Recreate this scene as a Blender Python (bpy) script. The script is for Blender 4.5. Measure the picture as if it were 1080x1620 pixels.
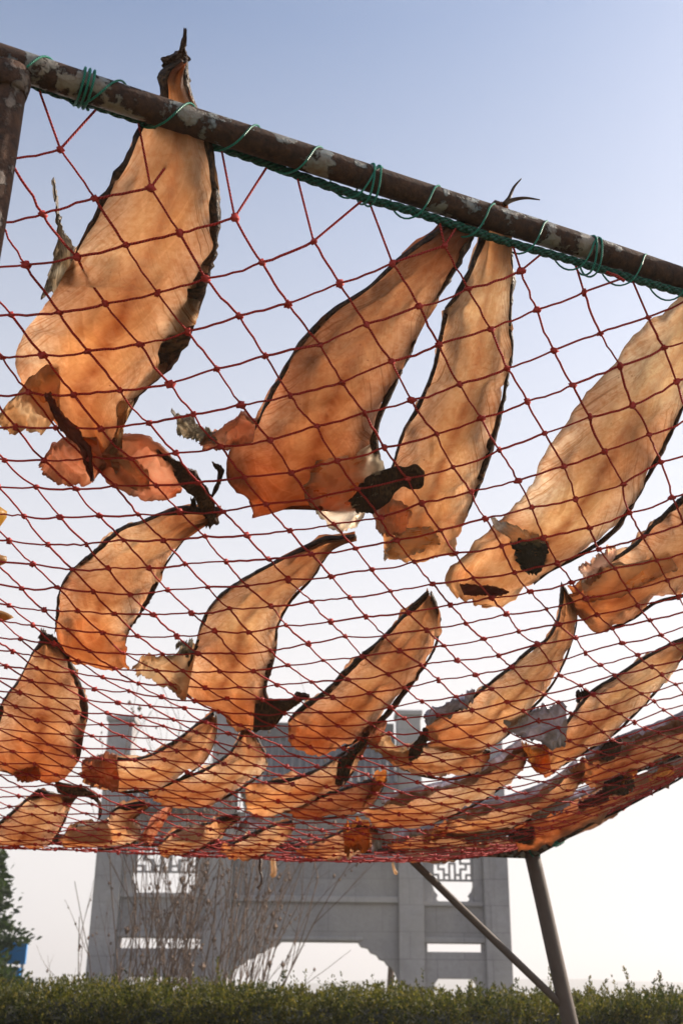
import bpy, bmesh, math, random
import numpy as np
from mathutils import Vector, Matrix, noise
from mathutils.geometry import tessellate_polygon
for o in list(bpy.data.objects): bpy.data.objects.remove(o)
sc = bpy.context.scene
col = sc.collection
R = math.radians
U = .085            # one net mesh side, in metres
CZ = 1.15           # eye height
# ------------------------------------------------------------------ camera
cam = bpy.data.cameras.new('camera'); camo = bpy.data.objects.new('camera', cam); col.objects.link(camo)
PITCH = math.atan(762/1777)
camo.matrix_world = Matrix.Translation((0, 0, CZ)) @ Matrix.Rotation(math.pi/2+PITCH, 4, 'X') @ Matrix.Rotation(R(.6), 4, 'Z')
cam.sensor_fit = 'VERTICAL'; cam.sensor_height = 36; cam.sensor_width = 24; cam.lens = 1777/1620*36
cam.clip_end = 5000; cam.clip_start = .05
cam.dof.use_dof = True; cam.dof.focus_distance = 1.9; cam.dof.aperture_fstop = 9
sc.camera = camo
# ------------------------------------------------------------------ sky and sun
SUN_EL, SUN_AZ = R(29), R(66)       # azimuth measured from +Y towards +X
w = bpy.data.worlds.new("World"); sc.world = w; w.use_nodes = True
wn = w.node_tree.nodes; bg = wn['Background']
sky = wn.new('ShaderNodeTexSky'); sky.sky_type = 'NISHITA'; sky.sun_disc = False
sky.sun_elevation = SUN_EL; sky.sun_rotation = SUN_AZ; sky.air_density = 1.0; sky.dust_density = 2.5; sky.ozone_density = 2.2
# milky coastal air: the sky pales towards the horizon all the way round
tcw = wn.new('ShaderNodeTexCoord'); sxw = wn.new('ShaderNodeSeparateXYZ'); w.node_tree.links.new(tcw.outputs['Generated'], sxw.inputs[0])
mrw = wn.new('ShaderNodeMapRange'); w.node_tree.links.new(sxw.outputs[2], mrw.inputs[0])
for i_, v_ in ((1, .73), (2, .20), (3, 0), (4, 1)): mrw.inputs[i_].default_value = v_
mxw = wn.new('ShaderNodeMix'); mxw.data_type = 'RGBA'; w.node_tree.links.new(mrw.outputs[0], mxw.inputs[0]); w.node_tree.links.new(sky.outputs[0], mxw.inputs[6])
mxw.inputs[7].default_value = (4.8, 4.65, 4.6, 1)
w.node_tree.links.new(mxw.outputs[2], bg.inputs[0]); bg.inputs[1].default_value = .112
sun = bpy.data.lights.new('sun', 'SUN'); sun.energy = 5; sun.angle = R(.5); sun.color = (1, .88, .74)
suno = bpy.data.objects.new('sun', sun); col.objects.link(suno)
sd = Vector((math.sin(SUN_AZ)*math.cos(SUN_EL), math.cos(SUN_AZ)*math.cos(SUN_EL), math.sin(SUN_EL)))
suno.rotation_euler = sd.to_track_quat('Z', 'Y').to_euler()
sc.view_settings.view_transform = 'Standard'; sc.view_settings.look = 'None'
sc.view_settings.exposure = .85; sc.view_settings.gamma = 1
sc.cycles.max_bounces = 8; sc.cycles.transparent_max_bounces = 8

# ------------------------------------------------------------------ measured net surface
SURF=[[-0.2199,35.8633,6.1413],[13.993,5.8336,-1.1743],[0.4287,0.1228,2.3298],[-0.3035,0.3315,0.948],[-0.0988,-0.1744,-0.2105],[-0.0824,-0.0309,-0.1721],[-0.1346,0.0861,0.2688],[-6.2284,13.8352,-2.5085],[1.4973,-0.1833,-1.5003],[-1.1341,0.5329,-1.5493],[-0.657,0.9525,1.1243],[0.1392,-0.1263,-0.0658],[0.1322,-0.208,0.4249],[0.0588,-2.7301,1.4859],[-1.2829,-0.7294,3.1095],[-0.9335,3.1991,-2.2206],[0.7209,-0.7504,-0.9888],[0.6733,-0.1835,0.2139],[-2.5982,4.4035,-1.584],[-1.8313,-2.7654,3.5316],[0.9782,-0.3658,1.4659],[0.5871,-0.4899,-1.633],[0.4943,3.2903,-0.085],[0.2931,0.0755,-1.8138],[0.5522,-2.9453,-0.3686],[1.6298,-2.3569,1.1589],[0.7392,1.1443,-2.0166],[-0.135,-0.921,1.9963]]
KNOT={(0,1):(0.03,-0.04),(1,1):(0.09,0.03),(-2,2):(0.04,0.10),(-1,2):(-0.01,-0.02),(0,2):(0.04,-0.07),(1,2):(0.04,0.01),(2,2):(0.06,0.06),(-2,3):(-0.04,-0.04),(-1,3):(-0.01,-0.02),(0,3):(-0.01,-0.07),(1,3):(-0.01,-0.02),(2,3):(-0.00,0.02),(-3,4):(-0.09,0.02),(-2,4):(-0.06,0.04),(-1,4):(-0.09,0.01),(0,4):(-0.04,-0.00),(1,4):(-0.08,-0.04),(2,4):(-0.05,0.03),(3,4):(-0.04,-0.03),(4,4):(-0.03,-0.00),(-4,5):(0.01,0.03),(-3,5):(-0.07,0.03),(-2,5):(-0.09,0.02),(-1,5):(-0.02,0.05),(0,5):(-0.01,-0.02),(1,5):(0.02,-0.05),(2,5):(-0.05,-0.01),(3,5):(-0.03,-0.07),(4,5):(-0.03,-0.03),(5,5):(-0.03,0.02),(-4,6):(-0.02,-0.03),(-3,6):(-0.09,0.11),(-2,6):(-0.05,0.07),(-1,6):(0.00,0.10),(0,6):(0.02,-0.02),(1,6):(-0.01,-0.01),(2,6):(0.03,0.08),(3,6):(-0.00,-0.06),(4,6):(0.04,-0.05),(5,6):(-0.02,0.02),(6,6):(0.04,0.09),(-5,7):(-0.02,-0.02),(-4,7):(-0.04,-0.04),(-3,7):(-0.07,0.06),(-2,7):(-0.02,0.08),(-1,7):(-0.01,-0.00),(0,7):(-0.04,0.03),(1,7):(-0.05,0.06),(2,7):(-0.01,0.08),(3,7):(0.04,-0.05),(4,7):(0.00,-0.07),(5,7):(0.02,0.03),(6,7):(-0.01,-0.01),(7,7):(-0.02,0.03),(-6,8):(0.03,-0.00),(-5,8):(0.03,-0.05),(-4,8):(0.12,-0.11),(-3,8):(0.01,0.04),(-2,8):(0.05,-0.02),(0,8):(0.02,0.11),(1,8):(0.02,0.05),(2,8):(0.01,0.04),(3,8):(-0.00,-0.03),(4,8):(-0.01,-0.04),(5,8):(-0.04,-0.02),(6,8):(-0.05,-0.00),(7,8):(-0.06,0.02),(8,8):(-0.01,0.08),(-6,9):(0.18,-0.08),(-5,9):(0.16,-0.05),(-4,9):(0.14,-0.14),(-3,9):(0.08,-0.10),(-2,9):(0.02,-0.05),(-1,9):(0.00,0.02),(0,9):(-0.03,0.13),(1,9):(-0.04,0.10),(2,9):(-0.02,0.05),(3,9):(0.08,0.05),(4,9):(0.04,-0.03),(5,9):(0.03,-0.06),(6,9):(-0.00,-0.06),(7,9):(0.04,-0.06),(8,9):(0.04,-0.07),(-7,10):(0.14,0.01),(-6,10):(0.13,-0.07),(-5,10):(0.14,-0.13),(-4,10):(0.09,-0.13),(-3,10):(0.07,-0.13),(-2,10):(-0.01,0.03),(-1,10):(-0.04,0.04),(0,10):(-0.08,0.11),(1,10):(-0.04,0.07),(3,10):(0.02,0.08),(4,10):(0.04,0.00),(5,10):(0.04,-0.05),(6,10):(0.03,-0.05),(7,10):(-0.04,-0.06),(8,10):(0.01,-0.14),(-8,11):(0.10,-0.03),(-7,11):(0.10,0.01),(-6,11):(0.17,-0.09),(-5,11):(0.15,-0.16),(-4,11):(0.14,-0.18),(-3,11):(0.12,-0.16),(-2,11):(0.06,-0.06),(-1,11):(0.04,-0.02),(0,11):(-0.00,0.05),(2,11):(-0.00,-0.06),(3,11):(0.07,-0.01),(4,11):(0.07,0.05),(5,11):(0.08,0.03),(6,11):(0.01,-0.02),(7,11):(0.04,-0.12),(-8,12):(0.06,-0.05),(-7,12):(0.06,0.04),(-6,12):(0.07,-0.07),(-5,12):(0.12,-0.07),(-4,12):(0.10,-0.19),(-3,12):(0.08,-0.15),(-2,12):(0.06,-0.07),(-1,12):(0.08,-0.09),(0,12):(0.03,0.06),(1,12):(-0.00,-0.00),(2,12):(0.01,-0.06),(3,12):(0.01,-0.02),(4,12):(0.04,-0.00),(5,12):(0.00,0.08),(6,12):(0.09,0.07),(7,12):(0.03,-0.15),(-9,13):(-0.05,0.13),(-8,13):(0.03,-0.02),(-7,13):(-0.04,0.05),(-6,13):(-0.03,0.03),(-5,13):(0.01,-0.09),(-4,13):(0.08,-0.16),(-3,13):(0.01,-0.07),(-2,13):(0.05,-0.13),(-1,13):(0.07,-0.08),(1,13):(0.02,-0.09),(2,13):(-0.03,-0.06),(3,13):(-0.00,0.03),(4,13):(-0.07,0.12),(5,13):(-0.03,0.16),(6,13):(-0.06,0.08),(7,13):(-0.05,-0.02),(-10,14):(-0.11,0.14),(-9,14):(-0.13,0.16),(-8,14):(-0.19,0.13),(-7,14):(-0.15,0.11),(-6,14):(-0.10,0.12),(-5,14):(-0.06,0.07),(-4,14):(0.06,-0.15),(-3,14):(0.12,-0.15),(-2,14):(0.13,-0.13),(1,14):(0.03,-0.05),(2,14):(-0.04,0.03),(3,14):(-0.12,0.17),(4,14):(-0.12,0.21),(5,14):(-0.10,0.15),(6,14):(-0.06,0.13),(-10,15):(-0.11,0.09),(-8,15):(-0.13,0.11),(-7,15):(-0.22,0.21),(-6,15):(-0.15,0.24),(-5,15):(0.02,-0.02),(-4,15):(-0.10,0.05),(-3,15):(-0.02,-0.17),(-2,15):(0.10,-0.11),(1,15):(0.04,-0.02),(2,15):(0.03,0.01),(3,15):(-0.05,0.09),(4,15):(-0.08,0.14),(5,15):(-0.02,0.14),(6,15):(-0.04,0.23),(-7,16):(-0.21,0.29),(-6,16):(-0.20,0.25),(-5,16):(-0.19,0.17),(-4,16):(-0.14,0.14),(-3,16):(0.01,-0.11),(-2,16):(0.03,-0.23),(1,16):(0.01,-0.01),(2,16):(0.04,-0.05),(3,16):(0.00,0.04),(4,16):(-0.02,0.03),(5,16):(-0.02,0.20),(6,16):(-0.06,0.23),(-5,17):(-0.23,0.24),(-4,17):(-0.10,-0.06),(-3,17):(-0.07,-0.21),(1,17):(0.08,-0.10),(2,17):(0.02,-0.20),(3,17):(-0.02,-0.03),(4,17):(-0.07,0.02),(5,17):(-0.04,0.03),(6,17):(-0.05,0.18),(-5,18):(-0.10,0.15),(-4,18):(-0.05,0.01),(1,18):(0.06,-0.08),(2,18):(0.13,-0.22),(3,18):(0.07,-0.07),(4,18):(0.01,-0.03),(5,18):(-0.02,0.00),(1,19):(0.07,-0.23),(1,20):(-0.02,-0.07),(1,21):(0.09,-0.12),(1,22):(0.06,-0.15),(1,23):(0.00,-0.14),(1,24):(0.05,0.07),(1,25):(-0.09,0.30),(1,26):(-0.24,0.35),(2,19):(0.04,-0.10),(2,20):(-0.07,-0.07),(2,21):(0.07,-0.06),(2,22):(0.06,-0.10),(2,23):(0.00,0.08),(2,24):(0.02,-0.02),(2,25):(-0.02,0.13),(2,26):(-0.17,0.30),(0,16):(0.05,-0.10),(0,17):(0.06,-0.09),(0,18):(0.02,-0.22),(0,19):(0.08,-0.22),(0,20):(0.03,-0.13),(0,21):(-0.02,-0.02),(0,22):(0.02,-0.09),(0,23):(-0.01,-0.04),(0,24):(0.14,-0.05),(0,25):(-0.10,0.21),(-1,18):(0.06,-0.22),(-1,19):(0.04,-0.17),(-1,20):(0.02,-0.09),(-1,21):(-0.08,0.07),(-1,22):(-0.03,0.18),(-1,23):(-0.10,0.10),(-1,24):(-0.00,0.10),(-2,20):(0.04,-0.06),(-2,21):(-0.04,0.02),(-2,22):(-0.08,0.12),(-2,23):(-0.18,0.24),(3,19):(-0.03,-0.08),(3,20):(0.02,-0.07),(3,21):(0.08,-0.21),(3,22):(0.12,-0.11),(3,23):(0.10,-0.14),(3,24):(0.09,-0.13),(3,25):(-0.03,-0.05),(3,26):(-0.14,0.21),(4,19):(-0.03,-0.10),(4,20):(0.06,-0.16),(4,21):(0.09,-0.12),(4,22):(0.07,-0.22),(4,23):(0.10,-0.14),(5,19):(-0.01,-0.10),(5,20):(0.04,-0.21),(-3,19):(0.02,0.01),(-3,20):(0.06,0.10),(-3,21):(-0.08,0.14),(-3,22):(-0.14,0.16),(-4,19):(-0.08,0.15),(-4,20):(-0.01,0.12),(-4,21):(-0.08,0.12),(-4,22):(-0.09,0.16),(-4,23):(-0.11,0.21),(-4,24):(-0.02,0.22),(-4,25):(-0.05,0.07),(-5,19):(-0.08,0.12),(-5,20):(-0.03,0.19),(-5,21):(-0.08,0.21),(-5,22):(-0.10,0.32),(-5,23):(-0.04,0.21),(-5,24):(-0.10,0.19),(-5,25):(-0.07,0.05),(-6,17):(-0.25,0.34),(-6,18):(-0.22,0.23),(-6,19):(-0.11,0.15),(-6,20):(-0.07,0.18),(-7,17):(-0.23,0.26),(-7,18):(-0.25,0.31),(-7,19):(-0.16,0.17),(-7,20):(-0.03,0.11),(-7,21):(0.03,0.07),(-8,16):(-0.32,0.29),(-8,18):(-0.21,0.22),(-8,19):(-0.10,0.17),(-8,20):(-0.03,0.14),(-8,21):(0.02,0.11),(-8,22):(0.06,0.04),(-8,23):(0.10,-0.08),(-8,24):(0.13,-0.19),(-9,15):(-0.20,0.22),(-9,16):(-0.34,0.36),(-9,17):(-0.26,0.30),(-9,18):(-0.17,0.23),(-9,19):(-0.03,0.08),(-9,20):(0.07,-0.04),(-9,21):(0.14,-0.15),(-9,22):(0.17,-0.15),(-9,23):(0.16,-0.13),(-9,24):(0.19,-0.24),(-9,25):(0.14,-0.22),(-9,26):(-0.03,-0.12),(-10,16):(-0.23,0.14),(-10,17):(-0.21,0.13),(-10,18):(-0.09,0.02),(-10,19):(0.07,-0.07),(-10,20):(0.09,-0.14),(-10,21):(0.15,-0.16),(-10,22):(0.21,-0.18),(-10,23):(0.19,-0.26),(-10,24):(0.19,-0.26),(-10,25):(0.15,-0.24),(-11,16):(-0.17,0.08),(-11,17):(-0.08,-0.01),(-11,18):(0.04,-0.03),(-11,19):(0.04,-0.08),(-11,20):(0.14,-0.18),(-11,21):(0.22,-0.30),(-11,22):(0.31,-0.38),(-11,23):(0.19,-0.24),(-11,24):(0.28,-0.38),(-11,25):(0.11,-0.22),(-11,26):(0.04,-0.09),(-12,17):(-0.03,-0.04),(-12,18):(0.06,-0.16),(-12,19):(0.07,-0.15),(-12,20):(0.14,-0.21),(-12,21):(0.18,-0.29),(-12,22):(0.30,-0.38),(-12,23):(0.20,-0.28),(-12,24):(0.28,-0.26),(-12,25):(0.11,-0.14),(-12,26):(0.07,-0.13),(-13,18):(0.05,-0.04),(-13,19):(0.06,-0.03),(-13,20):(0.00,-0.04),(-13,21):(0.07,-0.09),(-13,22):(0.21,-0.17),(-13,23):(0.17,-0.17),(-13,24):(0.14,-0.11),(-13,25):(0.13,-0.19),(-14,20):(0.05,-0.11),(-14,21):(0.15,-0.10),(-14,22):(0.10,-0.04),(-14,23):(0.13,-0.07),(-14,24):(0.07,-0.05),(-14,25):(-0.02,0.09),(-14,26):(-0.02,-0.06),(-15,21):(0.12,-0.01),(-15,23):(0.03,0.15),(-15,24):(-0.04,0.16),(-15,25):(-0.13,0.08),(-15,26):(-0.03,0.03),(-15,27):(-0.28,0.17),(-16,22):(0.29,-0.13),(-16,23):(0.10,0.08),(-16,24):(-0.08,0.01),(-16,25):(-0.07,0.07),(-16,26):(-0.16,0.04),(-17,24):(0.12,-0.15),(-17,25):(0.01,-0.08),(-17,26):(-0.10,0.04)}
FISH=[
{'label': 'largest split dried fish, upper left, its shrivelled tail poking above the rusty rail', 'st': [[2.51, 0.69, 2.63, 0.75, 1.13, 1.13], [2.13, 0.73, 2.52, 0.92, 1.08, 1.08], [1.96, 0.81, 2.43, 1.08, 0.98, 0.98], [1.91, 1.01, 2.38, 1.26, 0.88, 0.88], [1.58, 1.17, 2.32, 1.56, 0.73, 0.73], [1.28, 1.29, 2.24, 1.91, 0.48, 0.48], [0.81, 1.6, 2.04, 2.4, 0.18, 0.18], [0.09, 2.08, 1.72, 3.0, 0.0, 0.0], [-0.8, 2.75, 1.24, 3.64, -0.04, -0.04], [-1.59, 3.37, 0.82, 4.15, -0.06, -0.06], [-2.62, 4.1, 0.24, 4.84, 0.06, 0.06], [-3.41, 4.71, -0.2, 5.28, 0.06, 0.06], [-4.03, 5.43, -0.99, 5.94, 0.06, 0.06], [-4.38, 5.97, -1.87, 6.43, 0.06, 0.06], [-4.3, 6.62, -2.5, 7.03, 0.06, 0.06], [-4.18, 7.26, -2.96, 7.51, 0.06, 0.06], [-4.07, 7.94, -3.18, 8.05, 0.06, 0.06], [-4.01, 8.48, -3.23, 8.47, 0.06, 0.06]], 'rl': 0.03, 'rr': 0.1, 'h': 0.06, 'curl': 0.12, 'silver': 0, 'tone': 0.15, 'pale': 0.0, 'extras': [('tail', 'skin', [[2.86, 0.36, 2.91, 0.36, 1.5, 1.5], [2.72, 0.49, 2.79, 0.52, 1.45, 1.45], [2.55, 0.58, 2.73, 0.62, 1.4, 1.4], [2.31, 0.62, 2.63, 0.76, 1.33, 1.33], [2.06, 0.72, 2.51, 0.93, 1.28, 1.28], [1.94, 0.82, 2.43, 1.08, 1.2, 1.2]]), ('gill_flap', 'pale', [[-3.11, 5.5, -3.72, 6.52, 0.02, 0.02], [-3.54, 5.53, -4.41, 7.11, 0.04, 0.04], [-4.3, 5.98, -5.0, 7.3, 0.07, 0.07], [-5.05, 6.5, -5.49, 7.31, 0.1, 0.1], [-5.5, 6.85, -5.62, 7.11, 0.12, 0.12]]), ('gill_arch', 'mouth', [[-3.68, 6.01, -3.52, 5.95, -0.1, -0.1], [-3.84, 6.67, -3.58, 6.53, -0.12, -0.12], [-3.88, 7.27, -3.62, 7.13, -0.12, -0.12], [-3.98, 7.87, -3.75, 7.77, -0.1, -0.1], [-4.24, 8.65, -4.16, 8.59, -0.08, -0.08]]), ('cheek', 'pink', [[-3.47, 7.46, -3.77, 8.33, 0.0, 0.0], [-3.99, 7.31, -4.6, 8.89, 0.0, 0.0], [-4.64, 7.67, -5.12, 8.86, 0.02, 0.02], [-5.36, 8.25, -5.4, 8.5, 0.07, 0.07]]), ('head', 'pink', [[-4.05, 8.29, -3.11, 7.52, 0.02, 0.02], [-4.01, 8.76, -2.66, 7.42, 0.02, 0.02], [-3.77, 9.04, -2.29, 7.64, 0.02, 0.02], [-3.66, 9.53, -2.22, 8.1, 0.02, 0.02], [-3.24, 9.57, -2.29, 8.72, 0.02, 0.02], [-2.73, 9.39, -2.4, 9.09, 0.02, 0.02]]), ('gill_flap', 'pale', [[-2.36, 6.48, -1.9, 6.41, 0.02, 0.02], [-2.72, 7.02, -2.47, 6.98, 0.02, 0.02], [-3.11, 7.52, -2.85, 7.43, 0.02, 0.02], [-3.56, 8.08, -3.13, 8.08, 0.02, 0.02], [-3.72, 8.7, -3.0, 8.61, 0.02, 0.02], [-3.48, 9.16, -3.14, 9.09, 0.02, 0.02]]), ('jaw', 'skin', [[-2.4, 7.92, -2.28, 7.86, 0.0, 0.0], [-2.39, 8.55, -2.12, 8.38, 0.0, 0.0], [-2.44, 9.2, -1.99, 8.9, 0.02, 0.02], [-2.54, 9.84, -2.04, 9.47, 0.02, 0.02], [-2.62, 10.25, -2.16, 10.0, 0.02, 0.02], [-2.78, 10.69, -2.34, 10.52, 0.04, 0.04]]), ('tendon', 'skin', [[-2.57, 9.63, -2.43, 9.54, 0.02, 0.02], [-2.66, 9.87, -2.51, 9.8, 0.02, 0.02], [-2.74, 10.09, -2.68, 10.06, 0.04, 0.04]]), ('fin', 'fin', [[-0.85, 1.7, -0.84, 1.71, 0.5, 0.5], [-1.03, 2.08, -0.99, 2.08, 0.46, 0.46], [-1.21, 2.41, -1.14, 2.42, 0.4, 0.4], [-1.42, 2.76, -1.23, 2.73, 0.32, 0.32], [-1.68, 3.08, -1.22, 2.99, 0.24, 0.24], [-2.0, 3.42, -1.19, 3.21, 0.18, 0.18], [-2.34, 3.84, -1.29, 3.55, 0.12, 0.12]])], 'jag': 1.0, 's1': 0.42},
{'label': 'orange bellied dried fish in mid top row with a green fan fin and black lump', 'st': [[5.83, 5.0, 5.86, 5.13, 0.43, 0.43], [5.48, 4.87, 5.67, 5.24, 0.28, 0.28], [5.0, 4.8, 5.34, 5.37, 0.08, 0.08], [4.2, 4.97, 4.85, 5.71, -0.02, -0.02], [3.36, 5.36, 4.41, 6.09, 0.06, 0.06], [2.57, 5.58, 3.78, 6.66, 0.06, 0.06], [1.74, 6.03, 3.23, 7.24, 0.06, 0.06], [1.0, 6.69, 2.72, 7.83, 0.06, 0.06], [0.23, 7.43, 2.15, 8.51, 0.06, 0.06], [-0.41, 8.1, 1.84, 9.11, 0.06, 0.06], [-1.08, 8.53, 1.59, 9.87, 0.06, 0.06], [-1.44, 9.16, 1.19, 10.51, 0.06, 0.06], [-1.58, 10.03, 0.69, 10.8, 0.06, 0.06], [-1.6, 10.58, -0.49, 10.34, 0.06, 0.06]], 'rl': 0.05, 'rr': 0.045, 'h': 0.06, 'curl': 0.12, 'silver': 0, 'tone': 1.02, 'pale': 0.0, 'extras': [('cheek', 'pink', [[-0.03, 7.62, -0.37, 8.15, 0.0, 0.0], [-0.34, 7.44, -0.64, 8.14, -0.01, -0.01], [-0.84, 7.62, -1.07, 8.24, 0.0, 0.0], [-1.37, 7.87, -1.44, 8.1, 0.02, 0.02]]), ('fin', 'fin', [[-0.93, 7.82, -1.13, 8.05, 0.02, 0.02], [-1.07, 7.57, -1.33, 7.94, 0.04, 0.04], [-1.22, 7.34, -1.51, 7.83, 0.05, 0.05], [-1.38, 7.13, -1.69, 7.73, 0.07, 0.07], [-1.49, 6.94, -1.71, 7.63, 0.09, 0.09]]), ('jaw', 'skin', [[-1.46, 8.51, -1.37, 8.61, 0.02, 0.02], [-1.52, 8.9, -1.37, 8.85, 0.0, 0.0], [-1.83, 9.27, -1.7, 9.29, 0.0, 0.0], [-2.07, 9.6, -2.01, 9.59, 0.02, 0.02]]), ('gill_flap', 'film', [[1.81, 9.13, 0.53, 9.08, 0.0, 0.0], [1.6, 9.88, -0.16, 10.0, -0.01, -0.01], [1.06, 10.69, -0.17, 10.85, -0.01, -0.01], [0.51, 11.3, -0.14, 11.54, 0.02, 0.02]]), ('gill', 'skin', [[2.41, 10.1, 2.22, 10.51, 0.0, 0.0], [2.35, 9.84, 2.0, 10.53, -0.02, -0.02], [2.08, 9.76, 1.78, 10.39, -0.03, -0.03], [1.66, 9.73, 1.33, 10.76, -0.03, -0.03], [1.21, 9.9, 0.91, 10.96, -0.03, -0.03], [0.61, 10.44, 0.6, 10.91, -0.01, -0.01]])], 'jag': 1.0, 's1': 0.7},
{'label': 'pale dried fish in the top row, its tail ending in two dark prongs', 'st': [[6.54, 5.08, 6.68, 5.19, 0.98, 0.98], [6.17, 5.14, 6.48, 5.36, 0.68, 0.68], [5.88, 5.23, 6.32, 5.48, 0.38, 0.38], [5.41, 5.6, 6.01, 5.98, 0.06, 0.06], [4.84, 6.05, 5.64, 6.65, -0.04, -0.04], [4.44, 6.44, 5.44, 7.23, 0.06, 0.06], [4.07, 7.0, 5.24, 7.8, 0.06, 0.06], [3.63, 7.67, 4.88, 8.4, 0.06, 0.06], [3.04, 8.37, 4.52, 9.07, 0.06, 0.06], [2.41, 9.04, 4.07, 9.86, 0.06, 0.06], [1.87, 9.83, 3.55, 10.67, 0.06, 0.06], [1.31, 10.6, 3.0, 11.45, 0.06, 0.06], [0.8, 11.32, 2.52, 12.13, 0.06, 0.06], [0.65, 12.08, 2.13, 12.74, 0.06, 0.06], [0.4, 12.91, 1.89, 13.3, 0.06, 0.06]], 'rl': 0.025, 'rr': 0.055, 'h': 0.06, 'curl': 0.12, 'silver': 0, 'tone': 0.1, 'pale': 0.6, 'extras': [('cheek', 'film_pink', [[1.65, 11.29, 1.22, 11.91, -0.01, -0.01], [1.43, 10.81, 0.84, 11.86, -0.02, -0.02], [0.96, 10.85, 0.7, 11.59, 0.0, 0.0]]), ('gill_flap', 'film', [[1.27, 11.79, 1.8, 11.9, 0.0, 0.0], [0.8, 12.16, 1.81, 12.6, 0.02, 0.02], [0.4, 12.75, 0.85, 12.8, 0.04, 0.04]])], 'jag': 1.0, 's1': 0.7},
{'label': 'long pale fish cut off by the right edge with a grey oval gill', 'st': [[10.67, 7.44, 10.78, 7.69, 0.38, 0.38], [9.85, 7.75, 10.1, 8.43, 0.18, 0.18], [8.76, 8.11, 9.12, 9.38, -0.02, -0.02], [8.19, 8.32, 8.5, 10.07, 0.06, 0.06], [7.61, 8.54, 8.08, 10.62, 0.06, 0.06], [7.07, 8.85, 7.73, 11.07, 0.06, 0.06], [6.43, 9.27, 7.38, 11.52, 0.06, 0.06], [5.8, 9.74, 7.0, 12.0, 0.06, 0.06], [5.32, 10.24, 6.57, 12.52, 0.06, 0.06], [4.86, 10.8, 6.15, 13.04, 0.06, 0.06], [4.3, 11.51, 5.42, 13.89, 0.06, 0.06], [3.72, 12.12, 4.75, 14.34, 0.06, 0.06], [3.19, 12.54, 4.13, 14.61, 0.06, 0.06], [2.44, 13.09, 3.5, 14.84, 0.06, 0.06], [1.67, 13.66, 2.81, 15.34, 0.06, 0.06], [1.26, 14.15, 2.15, 15.73, 0.06, 0.06], [1.21, 15.01, 1.61, 15.58, 0.06, 0.06]], 'rl': 0, 'rr': 0.03, 'h': 0.06, 'curl': 0.12, 'silver': 0, 'tone': 0.0, 'pale': 0.45, 'extras': [('gill', 'gill', [[3.39, 13.02, 3.84, 13.25, -0.01, -0.01], [3.19, 13.29, 3.85, 13.65, -0.02, -0.02], [3.05, 13.73, 3.74, 14.05, -0.02, -0.02], [3.06, 14.13, 3.51, 14.38, -0.02, -0.02], [3.14, 14.51, 3.29, 14.59, -0.01, -0.01]]), ('mouth', 'mouth', [[1.54, 14.32, 1.47, 14.73, -0.01, -0.01], [1.83, 14.36, 1.65, 14.98, -0.02, -0.02], [2.1, 14.6, 1.99, 15.06, -0.02, -0.02], [2.37, 14.87, 2.34, 15.11, -0.01, -0.01]]), ('gill_flap', 'film', [[3.08, 12.27, 3.08, 12.52, -0.01, -0.01], [3.44, 12.55, 3.3, 13.11, -0.03, -0.03], [3.79, 13.02, 3.68, 13.45, -0.03, -0.03], [3.97, 13.4, 3.92, 13.54, -0.01, -0.01]])], 'jag': 1.0, 's1': 0.86},
{'label': 'torn headed dried fish at the right edge, directly below the one with oval gill', 'st': [[9.1, 12.59, 9.21, 13.05, 0.06, 0.06], [8.22, 12.96, 8.21, 15.39, 0.06, 0.06], [7.17, 13.46, 6.79, 16.96, 0.07, -0.14], [6.32, 14.06, 6.0, 17.44, 0.06, -0.05], [5.63, 14.69, 5.31, 17.58, 0.06, 0.06], [5.01, 15.01, 4.52, 18.12, 0.06, 0.06], [4.27, 15.24, 3.66, 18.22, 0.06, 0.06], [3.6, 15.74, 3.54, 16.85, 0.06, 0.06]], 'rl': 0.05, 'rr': 0.05, 'h': 0.06, 'curl': 0.12, 'silver': 0, 'tone': 0.5, 'pale': 0.0, 'extras': [('jaw', 'film_pink', [[5.26, 14.27, 5.24, 14.49, -0.01, -0.01], [4.86, 14.5, 4.87, 15.05, -0.02, -0.02], [4.23, 14.85, 4.22, 15.67, -0.01, -0.01]]), ('gill_flap', 'film', [[6.3, 15.19, 6.31, 15.99, -0.02, -0.02], [5.53, 15.19, 5.55, 16.18, -0.03, -0.03], [4.79, 15.09, 4.6, 16.48, -0.03, -0.03], [4.1, 15.38, 3.9, 16.46, -0.01, -0.01]])], 'jag': 1.0, 's1': 0.86},
{'label': 'curved leaf shaped dried fish, tail touching the black jaw of the largest one', 'st': [[-2.18, 10.17, -2.17, 10.26, 0.06, 0.06], [-2.54, 10.12, -2.64, 10.57, 0.06, 0.06], [-3.08, 10.01, -3.32, 10.96, 0.06, 0.06], [-4.12, 10.38, -4.18, 11.71, 0.06, 0.06], [-4.98, 10.73, -4.74, 12.27, 0.06, 0.06], [-6.26, 11.67, -5.45, 13.11, 0.06, 0.06], [-7.5, 12.63, -6.23, 13.96, 0.06, 0.06], [-8.45, 13.64, -6.97, 14.7, 0.06, 0.06], [-9.65, 15.27, -7.81, 15.6, 0.06, 0.06], [-10.59, 16.57, -8.65, 16.81, 0.06, 0.06], [-10.84, 17.42, -9.36, 18.07, 0.06, 0.06]], 'rl': 0.06, 'rr': 0.07, 'h': 0.06, 'curl': 0.12, 'silver': 0, 'tone': 0.6, 'pale': 0.0, 'extras': [], 'jag': 1.0, 's1': 0.86},
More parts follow.
